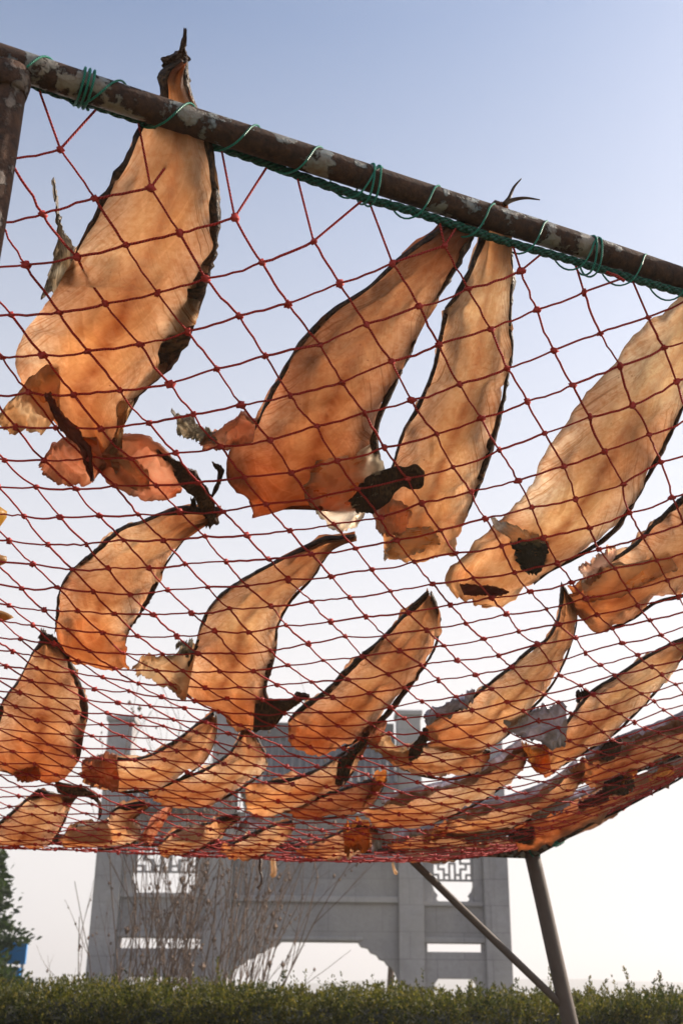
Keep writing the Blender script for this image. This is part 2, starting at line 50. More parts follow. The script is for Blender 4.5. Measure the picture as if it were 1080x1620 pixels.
{'label': 'dried fish left of centre with a dark pointed tail and ragged fin lobe', 'st': [[0.14, 11.83, 0.14, 11.91, 0.06, 0.06], [-0.3, 11.77, -0.23, 12.0, 0.06, 0.06], [-0.62, 11.76, -0.57, 12.22, 0.06, 0.06], [-1.51, 12.14, -1.02, 12.65, 0.06, 0.06], [-2.45, 12.6, -1.66, 13.35, 0.06, 0.06], [-3.16, 13.0, -2.32, 13.93, 0.06, 0.06], [-4.12, 13.66, -2.87, 14.52, 0.06, 0.06], [-5.18, 14.74, -3.52, 15.33, 0.06, 0.06], [-6.09, 15.97, -4.25, 16.57, 0.06, 0.06], [-6.99, 17.11, -5.07, 17.76, 0.06, 0.06], [-8.1, 18.4, -5.89, 18.91, 0.06, 0.06], [-8.58, 19.48, -6.53, 20.09, 0.06, 0.06], [-8.3, 20.51, -7.59, 21.51, 0.06, 0.06], [-8.65, 21.68, -8.53, 22.3, 0.06, 0.06]], 'rl': 0.06, 'rr': 0.07, 'h': 0.06, 'curl': 0.12, 'silver': 0, 'tone': 0.5, 'pale': 0.2, 'extras': [('fin', 'pale', [[-6.54, 16.66, -8.14, 18.86, 0.34, -0.37], [-7.07, 16.49, -8.58, 18.74, 0.02, -0.07], [-7.84, 16.73, -8.82, 18.18, 0.0, 0.0], [-8.81, 17.41, -9.13, 18.0, 0.05, 0.05]]), ('fin', 'fin', [[-6.74, 16.06, -6.5, 15.83, 0.07, 0.07], [-6.78, 16.38, -6.19, 15.86, 0.05, 0.05], [-6.71, 16.58, -6.34, 16.28, 0.04, 0.04]]), ('tail', 'skin', [[-6.34, 19.2, -7.85, 21.52, 0.01, -0.06], [-6.03, 19.33, -7.35, 21.59, -0.02, -0.02], [-5.65, 19.4, -6.18, 20.42, 0.0, 0.0], [-5.06, 19.15, -5.22, 19.55, 0.05, 0.05], [-4.77, 19.09, -4.87, 19.35, 0.07, 0.07]])], 'jag': 1.0, 's1': 0.86},
{'label': 'slender dried fish mid net with dark blunt tail and rounded head end', 'st': [[0.68, 14.55, 0.74, 14.7, 0.06, 0.06], [0.1, 15.05, 0.6, 15.34, 0.06, 0.06], [-1.03, 16.17, 0.1, 16.57, 0.06, 0.06], [-1.73, 16.79, -0.52, 17.59, 0.06, 0.06], [-2.51, 17.46, -1.33, 18.62, 0.06, 0.06], [-3.41, 18.31, -2.43, 19.95, 0.06, 0.06], [-4.39, 19.27, -3.76, 21.46, 0.06, 0.06], [-5.37, 20.05, -5.02, 22.61, 0.06, 0.06], [-6.54, 21.19, -6.32, 23.64, 0.06, 0.06], [-7.58, 22.81, -7.67, 24.37, 0.06, 0.06]], 'rl': 0.08, 'rr': 0.1, 'h': 0.06, 'curl': 0.12, 'silver': 0, 'tone': 0.65, 'pale': 0.0, 'extras': [], 'jag': 1.0, 's1': 0.86},
{'label': 'narrow dried fish right of centre with a long thin upturned tail and silvery head end', 'st': [[3.64, 15.46, 3.65, 15.57, 0.06, 0.06], [3.32, 16.25, 3.57, 16.57, 0.06, 0.06], [2.99, 17.07, 3.29, 17.57, 0.06, 0.06], [2.36, 18.02, 2.73, 18.69, 0.06, 0.06], [1.8, 18.39, 2.22, 19.6, 0.06, 0.06], [0.93, 19.19, 1.41, 20.86, 0.06, 0.06], [-0.33, 20.27, 0.32, 22.2, 0.06, 0.06], [-1.55, 21.37, -1.04, 23.76, 0.06, 0.06], [-2.27, 21.63, -2.32, 24.85, 0.06, 0.06], [-2.98, 22.11, -3.47, 25.1, 0.06, 0.06], [-3.58, 23.33, -3.72, 24.09, 0.06, 0.06]], 'rl': 0.07, 'rr': 0.03, 'h': 0.06, 'curl': 0.12, 'silver': 0, 'tone': 0.35, 'pale': 0.2, 'extras': [('skin_flap', 'silver', [[-0.6, 20.34, -0.95, 20.92, 0.12, 0.12], [-1.42, 20.92, -1.98, 21.81, 0.12, 0.12], [-2.12, 21.11, -2.7, 22.03, 0.1, 0.1], [-2.65, 21.5, -2.86, 21.88, 0.07, 0.07]])], 'jag': 1.0, 's1': 0.86},
{'label': 'dried fish at right in the third row with a crumpled silvery blue head', 'st': [[6.16, 19.79, 6.14, 20.04, 0.06, 0.06], [5.24, 20.18, 5.22, 21.03, 0.06, 0.06], [4.25, 20.62, 4.34, 22.17, 0.06, 0.06], [3.05, 21.43, 3.47, 23.46, 0.06, 0.06], [1.94, 22.22, 2.28, 24.93, 0.06, 0.06], [0.78, 23.65, 0.84, 26.51, 0.06, 0.06], [-0.43, 25.18, -0.59, 27.59, 0.06, 0.06], [-1.28, 25.88, -1.85, 28.5, 0.06, 0.06], [-2.32, 27.23, -2.97, 29.48, 0.06, 0.06]], 'rl': 0.03, 'rr': 0.03, 'h': 0.06, 'curl': 0.12, 'silver': 0, 'tone': 0.3, 'pale': 0.0, 'extras': [('skin_flap', 'silver', [[0.86, 23.17, -0.34, 25.45, 0.17, -0.19], [0.48, 22.68, -0.65, 24.96, 0.21, -0.27], [0.12, 22.29, -1.03, 24.56, -0.01, -0.06], [-0.87, 22.74, -1.26, 23.61, 0.02, 0.02]]), ('cheek', 'glow', [[-1.0, 25.73, -2.11, 28.12, -0.01, -0.03], [-1.41, 25.67, -2.56, 28.07, -0.01, -0.03], [-1.4, 24.83, -1.94, 26.14, 0.0, 0.0]]), ('gill', 'skin', [[1.94, 22.06, 1.74, 22.48, 0.17, 0.17], [1.64, 21.99, 1.32, 22.65, 0.17, 0.17]])], 'jag': 1.0, 's1': 0.86},
{'label': 'short dried fish with pink torn flap and a dark stick like tail', 'st': [[-2.67, 25.43, -3.07, 26.02, 0.06, 0.06], [-2.9, 24.49, -4.1, 27.34, 0.06, 0.06], [-3.6, 24.01, -5.22, 27.83, 0.06, 0.06], [-4.55, 24.21, -5.82, 27.19, 0.06, 0.06], [-4.93, 23.83, -5.87, 25.86, 0.06, 0.06], [-4.92, 23.06, -5.56, 24.21, 0.06, 0.06]], 'rl': 0.03, 'rr': 0.03, 'h': 0.06, 'curl': 0.12, 'silver': 0, 'tone': 0.45, 'pale': 0.0, 'extras': [('tail', 'skin', [[-3.01, 22.09, -2.97, 22.29, -0.04, -0.04], [-3.59, 22.8, -3.53, 23.22, -0.06, -0.06], [-4.26, 23.62, -4.34, 24.29, -0.06, -0.06], [-4.91, 24.67, -5.02, 25.0, -0.04, -0.04]]), ('cheek', 'pink', [[-3.81, 21.55, -4.86, 23.07, 0.02, 0.02], [-4.25, 21.66, -5.27, 23.23, 0.02, 0.02], [-4.67, 22.0, -5.13, 22.74, 0.05, 0.05]]), ('gill_flap', 'pale', [[-4.38, 22.29, -5.22, 22.96, -0.03, -0.03], [-4.56, 23.5, -5.55, 24.18, -0.03, -0.03], [-4.33, 24.43, -5.45, 25.39, -0.02, -0.02]])], 'jag': 1.0, 's1': 0.86},
{'label': 'broad amber dried fish cut by the left edge, black rim down its right side', 'st': [[-10.52, 15.94, -10.49, 16.0, 0.06, 0.06], [-11.23, 16.78, -10.52, 16.63, 0.06, 0.06], [-11.77, 17.33, -10.74, 17.32, 0.06, 0.06], [-13.65, 19.37, -11.42, 18.7, 0.06, 0.06], [-14.97, 20.66, -12.27, 20.27, 0.06, 0.06], [-16.25, 22.0, -13.32, 21.87, 0.06, 0.06], [-17.66, 23.6, -14.87, 23.82, 0.06, 0.06], [-19.05, 25.19, -16.53, 25.93, 0.06, 0.06], [-19.99, 26.54, -18.37, 27.87, 0.06, 0.06], [-19.96, 27.48, -19.32, 28.38, 0.06, 0.06]], 'rl': 0.07, 'rr': 0.09, 'h': 0.06, 'curl': 0.12, 'silver': 0, 'tone': 0.7, 'pale': 0.0, 'extras': [('tail', 'skin', [[-10.35, 15.66, -10.36, 15.77, 0.12, 0.12], [-10.68, 16.1, -10.3, 16.09, 0.1, 0.1], [-11.05, 16.63, -10.3, 16.47, 0.08, 0.08]])], 'jag': 1.0, 's1': 0.86},
{'label': 'left one of the two dried fish side by side below the ragged fin lobe fish', 'st': [[-8.63, 20.78, -8.66, 20.98, 0.06, 0.06], [-9.5, 21.53, -9.39, 22.13, 0.06, 0.06], [-10.24, 22.2, -10.41, 23.51, 0.06, 0.06], [-11.21, 23.1, -11.6, 24.97, 0.06, 0.06], [-12.23, 23.99, -13.19, 26.59, 0.06, 0.06], [-13.51, 25.08, -14.82, 28.02, 0.06, 0.06], [-14.56, 25.68, -16.27, 29.02, 0.06, 0.06], [-15.37, 25.76, -17.36, 29.33, 0.06, 0.06], [-16.34, 26.26, -17.81, 28.88, 0.06, 0.06], [-17.44, 27.2, -17.93, 28.23, 0.06, 0.06]], 'rl': 0.07, 'rr': 0.06, 'h': 0.06, 'curl': 0.12, 'silver': 0, 'tone': 0.25, 'pale': 0.3, 'extras': [('cheek', 'pink', [[-14.82, 25.31, -16.51, 27.84, 0.11, -0.16], [-15.47, 25.49, -17.23, 27.96, 0.1, -0.15], [-16.45, 25.96, -17.73, 27.88, 0.02, 0.02]])], 'jag': 1.0, 's1': 0.86},
{'label': 'right one of the two dried fish side by side, narrow neck and flared pale middle', 'st': [[-8.6, 22.09, -8.31, 22.07, 0.06, 0.06], [-9.51, 23.28, -8.75, 23.2, 0.06, 0.06], [-10.55, 24.45, -9.49, 24.69, 0.06, 0.06], [-11.52, 25.38, -10.57, 26.21, 0.06, 0.06], [-12.78, 26.46, -12.28, 27.93, 0.06, 0.06], [-14.1, 27.45, -14.16, 29.64, 0.06, 0.06], [-15.48, 28.45, -15.81, 30.75, 0.06, 0.06], [-16.58, 29.33, -16.81, 30.75, 0.06, 0.06]], 'rl': 0.07, 'rr': 0.07, 'h': 0.06, 'curl': 0.12, 'silver': 0, 'tone': 0.15, 'pale': 0.5, 'extras': [], 'jag': 1.0, 's1': 0.86},
{'label': 'dried fish over the tiled roof with a long twisted brown tail, below the centre', 'st': [[-5.31, 22.98, -5.27, 23.18, 0.06, 0.06], [-6.36, 23.95, -6.39, 24.6, 0.06, 0.06], [-7.18, 24.65, -7.55, 26.15, 0.06, 0.06], [-8.17, 25.55, -8.93, 27.74, 0.06, 0.06], [-9.31, 26.46, -10.49, 29.18, 0.06, 0.06], [-10.34, 27.08, -12.18, 30.6, 0.06, 0.06], [-11.38, 27.54, -13.82, 31.68, 0.06, 0.06], [-12.54, 28.25, -15.0, 32.11, 0.06, 0.06]], 'rl': 0.07, 'rr': 0.05, 'h': 0.06, 'curl': 0.12, 'silver': 0, 'tone': 0.35, 'pale': 0.0, 'extras': [('tail', 'skin', [[-4.95, 22.32, -4.94, 22.5, -0.06, -0.06], [-5.59, 22.99, -5.65, 23.35, -0.08, -0.08], [-6.26, 23.64, -6.4, 24.27, -0.08, -0.08], [-6.89, 24.29, -7.97, 26.44, -0.06, -0.06], [-8.65, 26.93, -8.82, 27.39, -0.04, -0.04]])], 'jag': 1.0, 's1': 0.86},
{'label': 'small dark brown dried fish with glowing torn rim behind the twisted tail one', 'st': [[-6.82, 26.65, -7.01, 27.1, 0.06, 0.06], [-7.61, 27.22, -8.06, 28.51, 0.06, 0.06], [-8.59, 27.84, -9.71, 30.5, 0.06, 0.06], [-10.08, 28.84, -11.64, 32.04, 0.06, 0.06], [-11.72, 30.06, -12.77, 32.42, 0.06, 0.06], [-12.94, 31.0, -13.3, 31.84, 0.06, 0.06]], 'rl': 0.03, 'rr': 0.03, 'h': 0.06, 'curl': 0.12, 'silver': 0, 'tone': 1.3, 'pale': 0.0, 'extras': [('cheek', 'glow', [[-6.35, 25.95, -7.32, 27.35, -0.01, -0.01], [-7.07, 26.59, -8.43, 28.54, -0.01, -0.01], [-8.51, 28.53, -9.65, 30.04, -0.01, -0.01]])], 'jag': 1.0, 's1': 0.86},
{'label': 'amber dried fish in the lowest row at the left edge beside a hooked black tail', 'st': [[-20.32, 29.1, -19.48, 29.85, 0.06, 0.06], [-21.26, 29.88, -20.5, 30.87, 0.06, 0.06], [-22.54, 30.9, -21.44, 31.95, 0.06, 0.06], [-23.65, 31.75, -22.73, 33.36, 0.06, 0.06], [-24.84, 32.68, -24.09, 34.8, 0.06, 0.06], [-26.03, 33.65, -26.25, 36.92, 0.06, 0.03], [-28.49, 36.33, -26.96, 37.32, 0.06, -0.1]], 'rl': 0.05, 'rr': 0.04, 'h': 0.06, 'curl': 0.12, 'silver': 0, 'tone': 0.45, 'pale': 0.0, 'extras': [('tail', 'skin', [[-18.81, 27.93, -19.55, 29.08, 0.02, 0.02], [-18.44, 28.37, -19.04, 29.3, 0.0, 0.0], [-18.25, 28.95, -18.75, 29.5, 0.02, 0.02], [-18.83, 30.08, -19.15, 30.37, 0.07, 0.07], [-19.98, 31.73, -20.15, 31.8, 0.12, 0.12], [-20.8, 32.7, -20.86, 32.69, 0.17, 0.17]]), ('cheek', 'glow', [[-18.42, 26.66, -19.06, 27.62, 0.0, 0.0], [-18.95, 26.79, -19.72, 27.86, 0.0, 0.0], [-19.52, 27.07, -19.92, 27.65, 0.02, 0.02]])], 'jag': 1.0, 's1': 0.86},
{'label': 'second dried fish from the left in the lowest row, wide and blunt', 'st': [[-17.51, 30.41, -17.67, 30.95, 0.06, 0.06], [-18.43, 30.81, -20.12, 33.58, 0.06, 0.29], [-19.66, 31.73, -21.11, 35.34, 0.06, 0.06], [-23.16, 36.17, -22.75, 36.53, 0.83, -0.1], [-22.19, 33.41, -24.19, 37.13, 0.09, -0.12], [-23.91, 34.71, -25.89, 37.53, 0.06, 0.06]], 'rl': 0.04, 'rr': 0.04, 'h': 0.06, 'curl': 0.12, 'silver': 0, 'tone': 0.35, 'pale': 0.0, 'extras': [], 'jag': 1.0, 's1': 0.86},
{'label': 'third dried fish from the left in the lowest row, above the lattice window', 'st': [[-15.19, 31.86, -15.38, 32.32, 0.06, 0.06], [-16.29, 32.47, -16.98, 34.03, 0.06, 0.06], [-19.39, 36.37, -18.74, 36.12, 0.69, 0.06], [-18.86, 34.24, -20.69, 38.06, 0.06, -0.02], [-20.39, 35.66, -22.38, 39.49, 0.06, -0.1], [-23.32, 39.24, -23.3, 39.52, 0.05, -0.12]], 'rl': 0.08, 'rr': 0.03, 'h': 0.06, 'curl': 0.12, 'silver': 0, 'tone': 0.4, 'pale': 0.0, 'extras': [('cheek', 'pink', [[-16.33, 30.28, -18.21, 32.14, -0.01, -0.01], [-17.93, 32.14, -19.27, 33.2, -0.01, -0.01], [-19.38, 33.82, -20.2, 34.18, 0.0, 0.0], [-21.49, 36.46, -21.55, 35.85, 0.02, 0.02]])], 'jag': 1.0, 's1': 0.86},
{'label': 'fourth dried fish from the left in the lowest row, dark streaked upper edge', 'st': [[-13.88, 32.83, -14.07, 33.36, 0.06, 0.06], [-14.89, 33.47, -15.69, 35.55, 0.06, 0.06], [-16.28, 34.57, -17.66, 38.05, 0.06, 0.06], [-18.12, 36.39, -19.89, 40.44, 0.07, -0.1], [-20.22, 38.62, -21.18, 40.87, 0.07, -0.15]], 'rl': 0.12, 'rr': 0.03, 'h': 0.06, 'curl': 0.12, 'silver': 0, 'tone': 0.35, 'pale': 0.0, 'extras': [('skin_flap', 'silver', [[-14.32, 32.06, -15.82, 33.69, 0.02, 0.02], [-14.59, 31.71, -16.16, 33.5, 0.02, 0.02], [-15.76, 32.89, -17.23, 34.8, 0.02, 0.02]])], 'jag': 1.0, 's1': 0.86},
{'label': 'orange glowing dried fish in the middle of the lowest row', 'st': [[-11.81, 34.82, -12.17, 35.62, 0.06, 0.06], [-11.85, 33.73, -13.43, 37.48, 0.06, 0.06], [-13.0, 34.56, -14.94, 38.89, 0.1, -0.08], [-14.89, 36.39, -16.89, 40.59, 0.1, -0.09], [-17.1, 38.48, -18.84, 42.27, 0.06, -0.04]], 'rl': 0.03, 'rr': 0.03, 'h': 0.06, 'curl': 0.12, 'silver': 0, 'tone': 0.9, 'pale': 0.0, 'extras': [('cheek', 'glow', [[-11.38, 33.28, -12.9, 35.91, 0.17, -0.25], [-12.08, 33.57, -13.57, 36.18, 0.25, -0.33], [-12.84, 34.15, -14.32, 36.74, 0.19, -0.23]]), ('skin_flap', 'silver', [[-10.67, 33.45, -12.12, 36.1, 0.05, -0.03], [-11.28, 33.72, -12.76, 36.35, 0.21, -0.24], [-11.67, 33.92, -13.15, 36.54, 0.25, -0.29]])], 'jag': 1.0, 's1': 0.86},
{'label': 'long silvery edged dried fish slanting up to a torn orange end against white sky', 'st': [[-1.72, 25.56, -1.83, 26.18, 0.06, 0.06], [-2.8, 26.48, -3.0, 27.91, 0.06, 0.06], [-3.77, 27.26, -4.33, 29.4, 0.06, 0.06], [-4.99, 28.13, -5.67, 30.74, 0.06, 0.06], [-6.19, 28.9, -7.27, 32.21, 0.06, 0.06], [-7.47, 29.39, -8.75, 33.4, 0.06, 0.06], [-8.89, 30.11, -10.41, 34.33, 0.06, 0.06], [-10.51, 31.37, -11.57, 33.84, 0.06, 0.06]], 'rl': 0.05, 'rr': 0.03, 'h': 0.06, 'curl': 0.12, 'silver': 0.22, 'tone': 0.35, 'pale': 0.2, 'extras': [], 'jag': 1.0, 's1': 0.86},
{'label': 'slim dried fish at lower right with silvery upper edge, just below the long slanting one', 'st': [[-1.57, 29.0, -1.69, 29.7, 0.06, 0.06], [-2.93, 30.5, -3.4, 32.42, 0.06, 0.06], [-4.2, 31.41, -4.93, 34.27, 0.06, 0.06], [-5.45, 32.01, -6.56, 35.9, 0.06, 0.06], [-6.81, 32.6, -8.15, 36.73, 0.07, -0.0], [-8.3, 33.39, -9.9, 37.57, 0.07, 0.01], [-9.82, 34.8, -10.49, 36.6, 0.06, 0.06]], 'rl': 0.05, 'rr': 0.03, 'h': 0.06, 'curl': 0.12, 'silver': 0.3, 'tone': 0.45, 'pale': 0.0, 'extras': [], 'jag': 1.0, 's1': 0.86},
{'label': 'grey silver backed dried fish cut by the right edge at lower right', 'st': [[4.3, 26.49, 3.37, 30.06, 0.06, 0.06], [2.79, 27.81, 1.6, 31.75, 0.17, -0.12], [1.88, 27.89, 0.58, 31.86, 0.13, -0.09], [1.01, 27.88, -0.4, 31.9, 0.11, -0.06], [-0.08, 28.09, -1.6, 32.17, 0.08, -0.02], [-1.04, 28.5, -2.62, 32.41, 0.06, 0.06], [-1.84, 29.13, -2.57, 31.02, 0.06, 0.06]], 'rl': 0.03, 'rr': 0.03, 'h': 0.06, 'curl': 0.12, 'silver': 0.45, 'tone': 0.75, 'pale': 0.0, 'extras': [('gill', 'skin', [[0.9, 26.82, -0.09, 28.78, 0.0, 0.0], [0.49, 26.79, -0.59, 28.9, -0.01, -0.01], [0.05, 27.09, -0.45, 28.06, 0.0, 0.0]])], 'jag': 2, 's1': 0.86},
{'label': 'ragged dark dried fish lying along the right hand rail of the rack', 'st': [[1.84, 34.21, 1.54, 36.07, 0.23, -0.36], [0.57, 36.79, -0.25, 40.67, 0.49, -0.5], [-0.77, 35.78, -1.68, 39.75, 0.47, -0.3], [-2.21, 34.93, -3.24, 38.96, 0.44, -0.19], [-4.26, 35.34, -5.61, 39.57, 0.33, -0.27], [-6.73, 36.78, -8.59, 41.27, 0.31, -0.28], [-8.24, 37.71, -10.11, 42.17, 0.19, -0.14]], 'rl': 0.03, 'rr': 0.03, 'h': 0.06, 'curl': 0.12, 'silver': 0.15, 'tone': 1.05, 'pale': 0.0, 'extras': [('skin_flap', 'silver', [[1.16, 31.09, 0.42, 33.15, 0.02, 0.02], [0.54, 30.99, -0.17, 33.1, 0.02, 0.02], [-0.28, 31.36, -0.81, 32.85, 0.02, 0.02]]), ('cheek', 'glow', [[0.11, 33.0, -0.76, 35.38, -0.01, -0.03], [-0.48, 33.22, -1.3, 35.5, -0.01, -0.01], [-1.12, 33.84, -1.75, 35.45, 0.02, 0.02]]), ('gill', 'skin', [[-0.96, 31.77, -1.95, 34.22, 0.09, -0.09], [-1.55, 31.88, -2.61, 34.36, 0.1, -0.13], [-2.32, 32.37, -3.18, 34.25, 0.02, 0.02]]), ('mouth', 'mouth', [[-2.59, 33.21, -3.57, 35.66, 0.02, -0.01], [-3.27, 33.42, -4.32, 35.84, -0.01, -0.01], [-4.18, 34.27, -4.68, 35.37, 0.02, 0.02]]), ('skin_flap', 'silver', [[-3.65, 32.43, -4.65, 34.6, 0.02, 0.02], [-4.84, 33.39, -5.81, 35.49, 0.02, 0.02], [-6.1, 34.59, -6.64, 35.68, 0.02, 0.02]])], 'jag': 2.6, 's1': 0.86},
{'label': 'reddish brown dried fish in the lowest row nearest the far right corner post', 'st': [[-12.72, 51.72, -14.11, 53.63, 0.06, 0.06], [-12.3, 47.73, -15.38, 53.19, 0.4, -0.2], [-15.56, 49.52, -14.58, 49.1, 0.57, -0.22], [-18.35, 51.2, -15.45, 47.12, 0.07, -0.19], [-17.94, 48.36, -16.07, 45.23, 0.07, -0.11]], 'rl': 0.03, 'rr': 0.03, 'h': 0.06, 'curl': 0.12, 'silver': 0.2, 'tone': 0.7, 'pale': 0.0, 'extras': [('skin_flap', 'silver', [[-7.81, 35.99, -8.95, 38.39, 0.02, 0.02], [-8.7, 36.32, -9.98, 38.9, 0.05, -0.03], [-9.69, 36.74, -10.58, 38.45, 0.02, 0.02]]), ('gill', 'skin', [[-7.79, 38.46, -8.91, 41.06, 0.18, -0.16], [-8.25, 38.3, -9.31, 40.81, 0.13, -0.15], [-8.54, 37.81, -9.64, 40.31, 0.02, -0.0]]), ('cheek', 'glow', [[-9.36, 34.73, -9.96, 35.78, 0.0, 0.0], [-9.94, 35.03, -11.08, 37.0, 0.0, 0.0], [-10.75, 35.75, -11.59, 37.25, 0.02, 0.02]])], 'jag': 2, 's1': 0.86},
{'label': 'narrow violet brown dried fish squeezed between the long slanting one and lowest row', 'st': [[-7.85, 36.21, -8.18, 37.53, 0.06, 0.06], [-8.81, 36.17, -9.99, 39.41, 0.06, 0.06], [-10.19, 36.01, -11.75, 39.74, 0.06, 0.06], [-11.53, 36.28, -13.25, 39.92, 0.06, 0.06], [-12.9, 37.13, -13.96, 39.34, 0.06, 0.06]], 'rl': 0.03, 'rr': 0.03, 'h': 0.06, 'curl': 0.12, 'silver': 0.4, 'tone': 0.65, 'pale': 0.0, 'extras': [], 'jag': 1.8, 's1': 0.86},
{'label': 'small torn dried fish lying at the far right corner, flecked with orange scraps', 'st': [[-8.36, 51.64, -9.11, 52.99, 0.06, 0.06], [-9.18, 50.7, -10.73, 53.31, 0.06, 0.06], [-10.46, 50.03, -12.72, 53.53, 0.06, 0.06], [-11.7, 49.58, -15.39, 54.35, 0.06, 0.06], [-14.3, 52.1, -17.08, 54.92, 0.07, -0.22]], 'rl': 0.03, 'rr': 0.03, 'h': 0.06, 'curl': 0.12, 'silver': 0.1, 'tone': 1.05, 'pale': 0.0, 'extras': [('cheek', 'glow', [[-0.6, 31.44, -1.41, 32.96, 0.0, 0.0], [-0.82, 31.13, -2.0, 33.52, -0.01, -0.01], [-1.79, 32.73, -2.58, 34.3, 0.02, 0.02]])], 'jag': 2.6, 's1': 0.86}]

C = np.array(SURF)
def basis(a, b):
    u = ((b-a)-35)/35.; w_ = ((a+b)-18)/18.
    return np.stack([u**i*w_**j for i in range(7) for j in range(7-i)], -1)
def S(a, b):
    a = np.asarray(a, float); b = np.asarray(b, float); u = b-a; w_ = a+b
    uc = np.clip(u, 0, 70); wc = np.clip(w_, -1, 38)
    f = lambda u, w_: basis((w_-u)/2, (w_+u)/2) @ C
    P = f(uc, wc); e = .5
    ui = np.clip(uc, e, 70-e); wi = np.clip(wc, -1+e, 38-e)
    du = (f(ui+e, wc)-f(ui-e, wc))/(2*e); dw = (f(uc, wi+e)-f(uc, wi-e))/(2*e)
    return P+du*(u-uc)[..., None]+dw*(w_-wc)[..., None]
def Nn(a, b):
    a = np.asarray(a, float); b = np.asarray(b, float)
    n = np.cross(S(a+.3, b)-S(a-.3, b), S(a, b+.3)-S(a, b-.3)); n /= np.linalg.norm(n, axis=-1, keepdims=True)
    return n*np.sign(n[..., 2:])
def wpos(P): return np.asarray(P)*U+np.array([0, 0, CZ])
# ------------------------------------------------------------------ helpers
def tag(o, label=None, cat=None, group=None, kind=None):
    if label: o['label'] = label
    if cat: o['category'] = cat
    if group: o['group'] = group
    if kind: o['kind'] = kind
    return o
def empty(name, loc=(0, 0, 0)):
    o = bpy.data.objects.new(name, None); o.empty_display_size = .05; col.objects.link(o); o.location = loc; return o
class MB:
    """collects faces, then links them as one mesh object"""
    def __init__(s): s.v = []; s.f = []; s.uv = []; s.n = 0; s.hasuv = False
    def add(s, V, F, UV=None):
        V = np.asarray(V, float); s.v.append(V)
        for k, q in enumerate(F):
            s.f.append(tuple(i+s.n for i in q)); s.uv.append(UV[k] if UV else [(0, 0)]*len(q))
        if UV: s.hasuv = True
        s.n += len(V)
    def box(s, c, d, rot=None):
        V = np.array([(x, y, z) for x in (-.5, .5) for y in (-.5, .5) for z in (-.5, .5)])*np.array(d)
        if rot is not None: V = V @ np.array(rot).T
        s.add(V+np.array(c), [(0, 1, 3, 2), (4, 6, 7, 5), (0, 4, 5, 1), (2, 3, 7, 6), (0, 2, 6, 4), (1, 5, 7, 3)])
    def prism(s, pts, y0, y1):
        """polygon pts (x,z) extruded from y0 to y1"""
        n = len(pts); V = [(x, y0, z) for x, z in pts]+[(x, y1, z) for x, z in pts]
        T = tessellate_polygon([[Vector((x, 0, z)) for x, z in pts]])
        F = [tuple(t) for t in T]+[tuple(i+n for i in reversed(t)) for t in T]+[(i, (i+1) % n, (i+1) % n+n, i+n) for i in range(n)]
        s.add(V, F)
    def tube(s, P, r, k=8, caps=True, uvs=1.):
        P = np.asarray(P, float); n = len(P); r = np.broadcast_to(np.asarray(r, float), (n,))
        T = np.gradient(P, axis=0); T /= np.linalg.norm(T, axis=1, keepdims=True)+1e-12
        up = np.array([0, 0, 1.]) if abs(T[0][2]) < .9 else np.array([1., 0, 0])
        A = np.cross(T[0], up); A /= np.linalg.norm(A); V = []
        for i in range(n):
            A = A-T[i]*(A@T[i]); A /= np.linalg.norm(A)+1e-12; B = np.cross(T[i], A)
            for j in range(k):
                t = 2*math.pi*j/k; V.append(P[i]+(A*math.cos(t)+B*math.sin(t))*r[i])
        L = np.concatenate([[0], np.cumsum(np.linalg.norm(np.diff(P, axis=0), axis=1))])*uvs
        F = []; UV = []
        for i in range(n-1):
            for j in range(k):
                F.append((i*k+j, i*k+(j+1) % k, (i+1)*k+(j+1) % k, (i+1)*k+j))
                UV.append([(L[i], j/k), (L[i], (j+1)/k), (L[i+1], (j+1)/k), (L[i+1], j/k)])
        if caps:
            F.append(tuple(range(k))[::-1]); UV.append([(0, 0)]*k); F.append(tuple((n-1)*k+j for j in range(k))); UV.append([(0, 0)]*k)
        s.add(V, F, UV)
    def build(s, name, mat, parent=None, smooth=False, origin=None, bevel=0):
        me = bpy.data.meshes.new(name); V = np.concatenate(s.v)
        if origin is not None: V = V-np.array(origin)
        me.from_pydata(V.tolist(), [], s.f)
        if s.hasuv:
            l = me.uv_layers.new(name='UVMap'); l.data.foreach_set('uv', np.array([c for q in s.uv for p in q for c in p], dtype=float))
        me.materials.append(mat)
        if smooth: me.polygons.foreach_set('use_smooth', [True]*len(me.polygons))
        bm = bmesh.new(); bm.from_mesh(me); bmesh.ops.recalc_face_normals(bm, faces=bm.faces)
        if bevel: bmesh.ops.bevel(bm, geom=[e for e in bm.edges if e.calc_face_angle(0) > .6], offset=bevel, segments=2, affect='EDGES', profile=.5)
        bm.to_mesh(me); bm.free()
        o = bpy.data.objects.new(name, me); col.objects.link(o)
        if parent: o.parent = parent
        elif origin is not None: o.location = origin
        return o
def spl(P, n):
    """Catmull-Rom resample (chord length parameter)"""
    P = np.asarray(P, float); d = np.concatenate([[0], np.cumsum(np.linalg.norm(np.diff(P[:, :2], axis=0), axis=1)+1e-6)])
    Q = np.vstack([2*P[0]-P[1], P, 2*P[-1]-P[-2]]); out = []
    for t in np.linspace(0, d[-1], n):
        i = min(np.searchsorted(d, t, side='right')-1, len(P)-2); f = (t-d[i])/(d[i+1]-d[i])
        p0, p1, p2, p3 = Q[i], Q[i+1], Q[i+2], Q[i+3]
        out.append(.5*((2*p1)+(p2-p0)*f+(2*p0-5*p1+4*p2-p3)*f*f+(3*p1-p0-3*p2+p3)*f**3))
    return np.array(out)
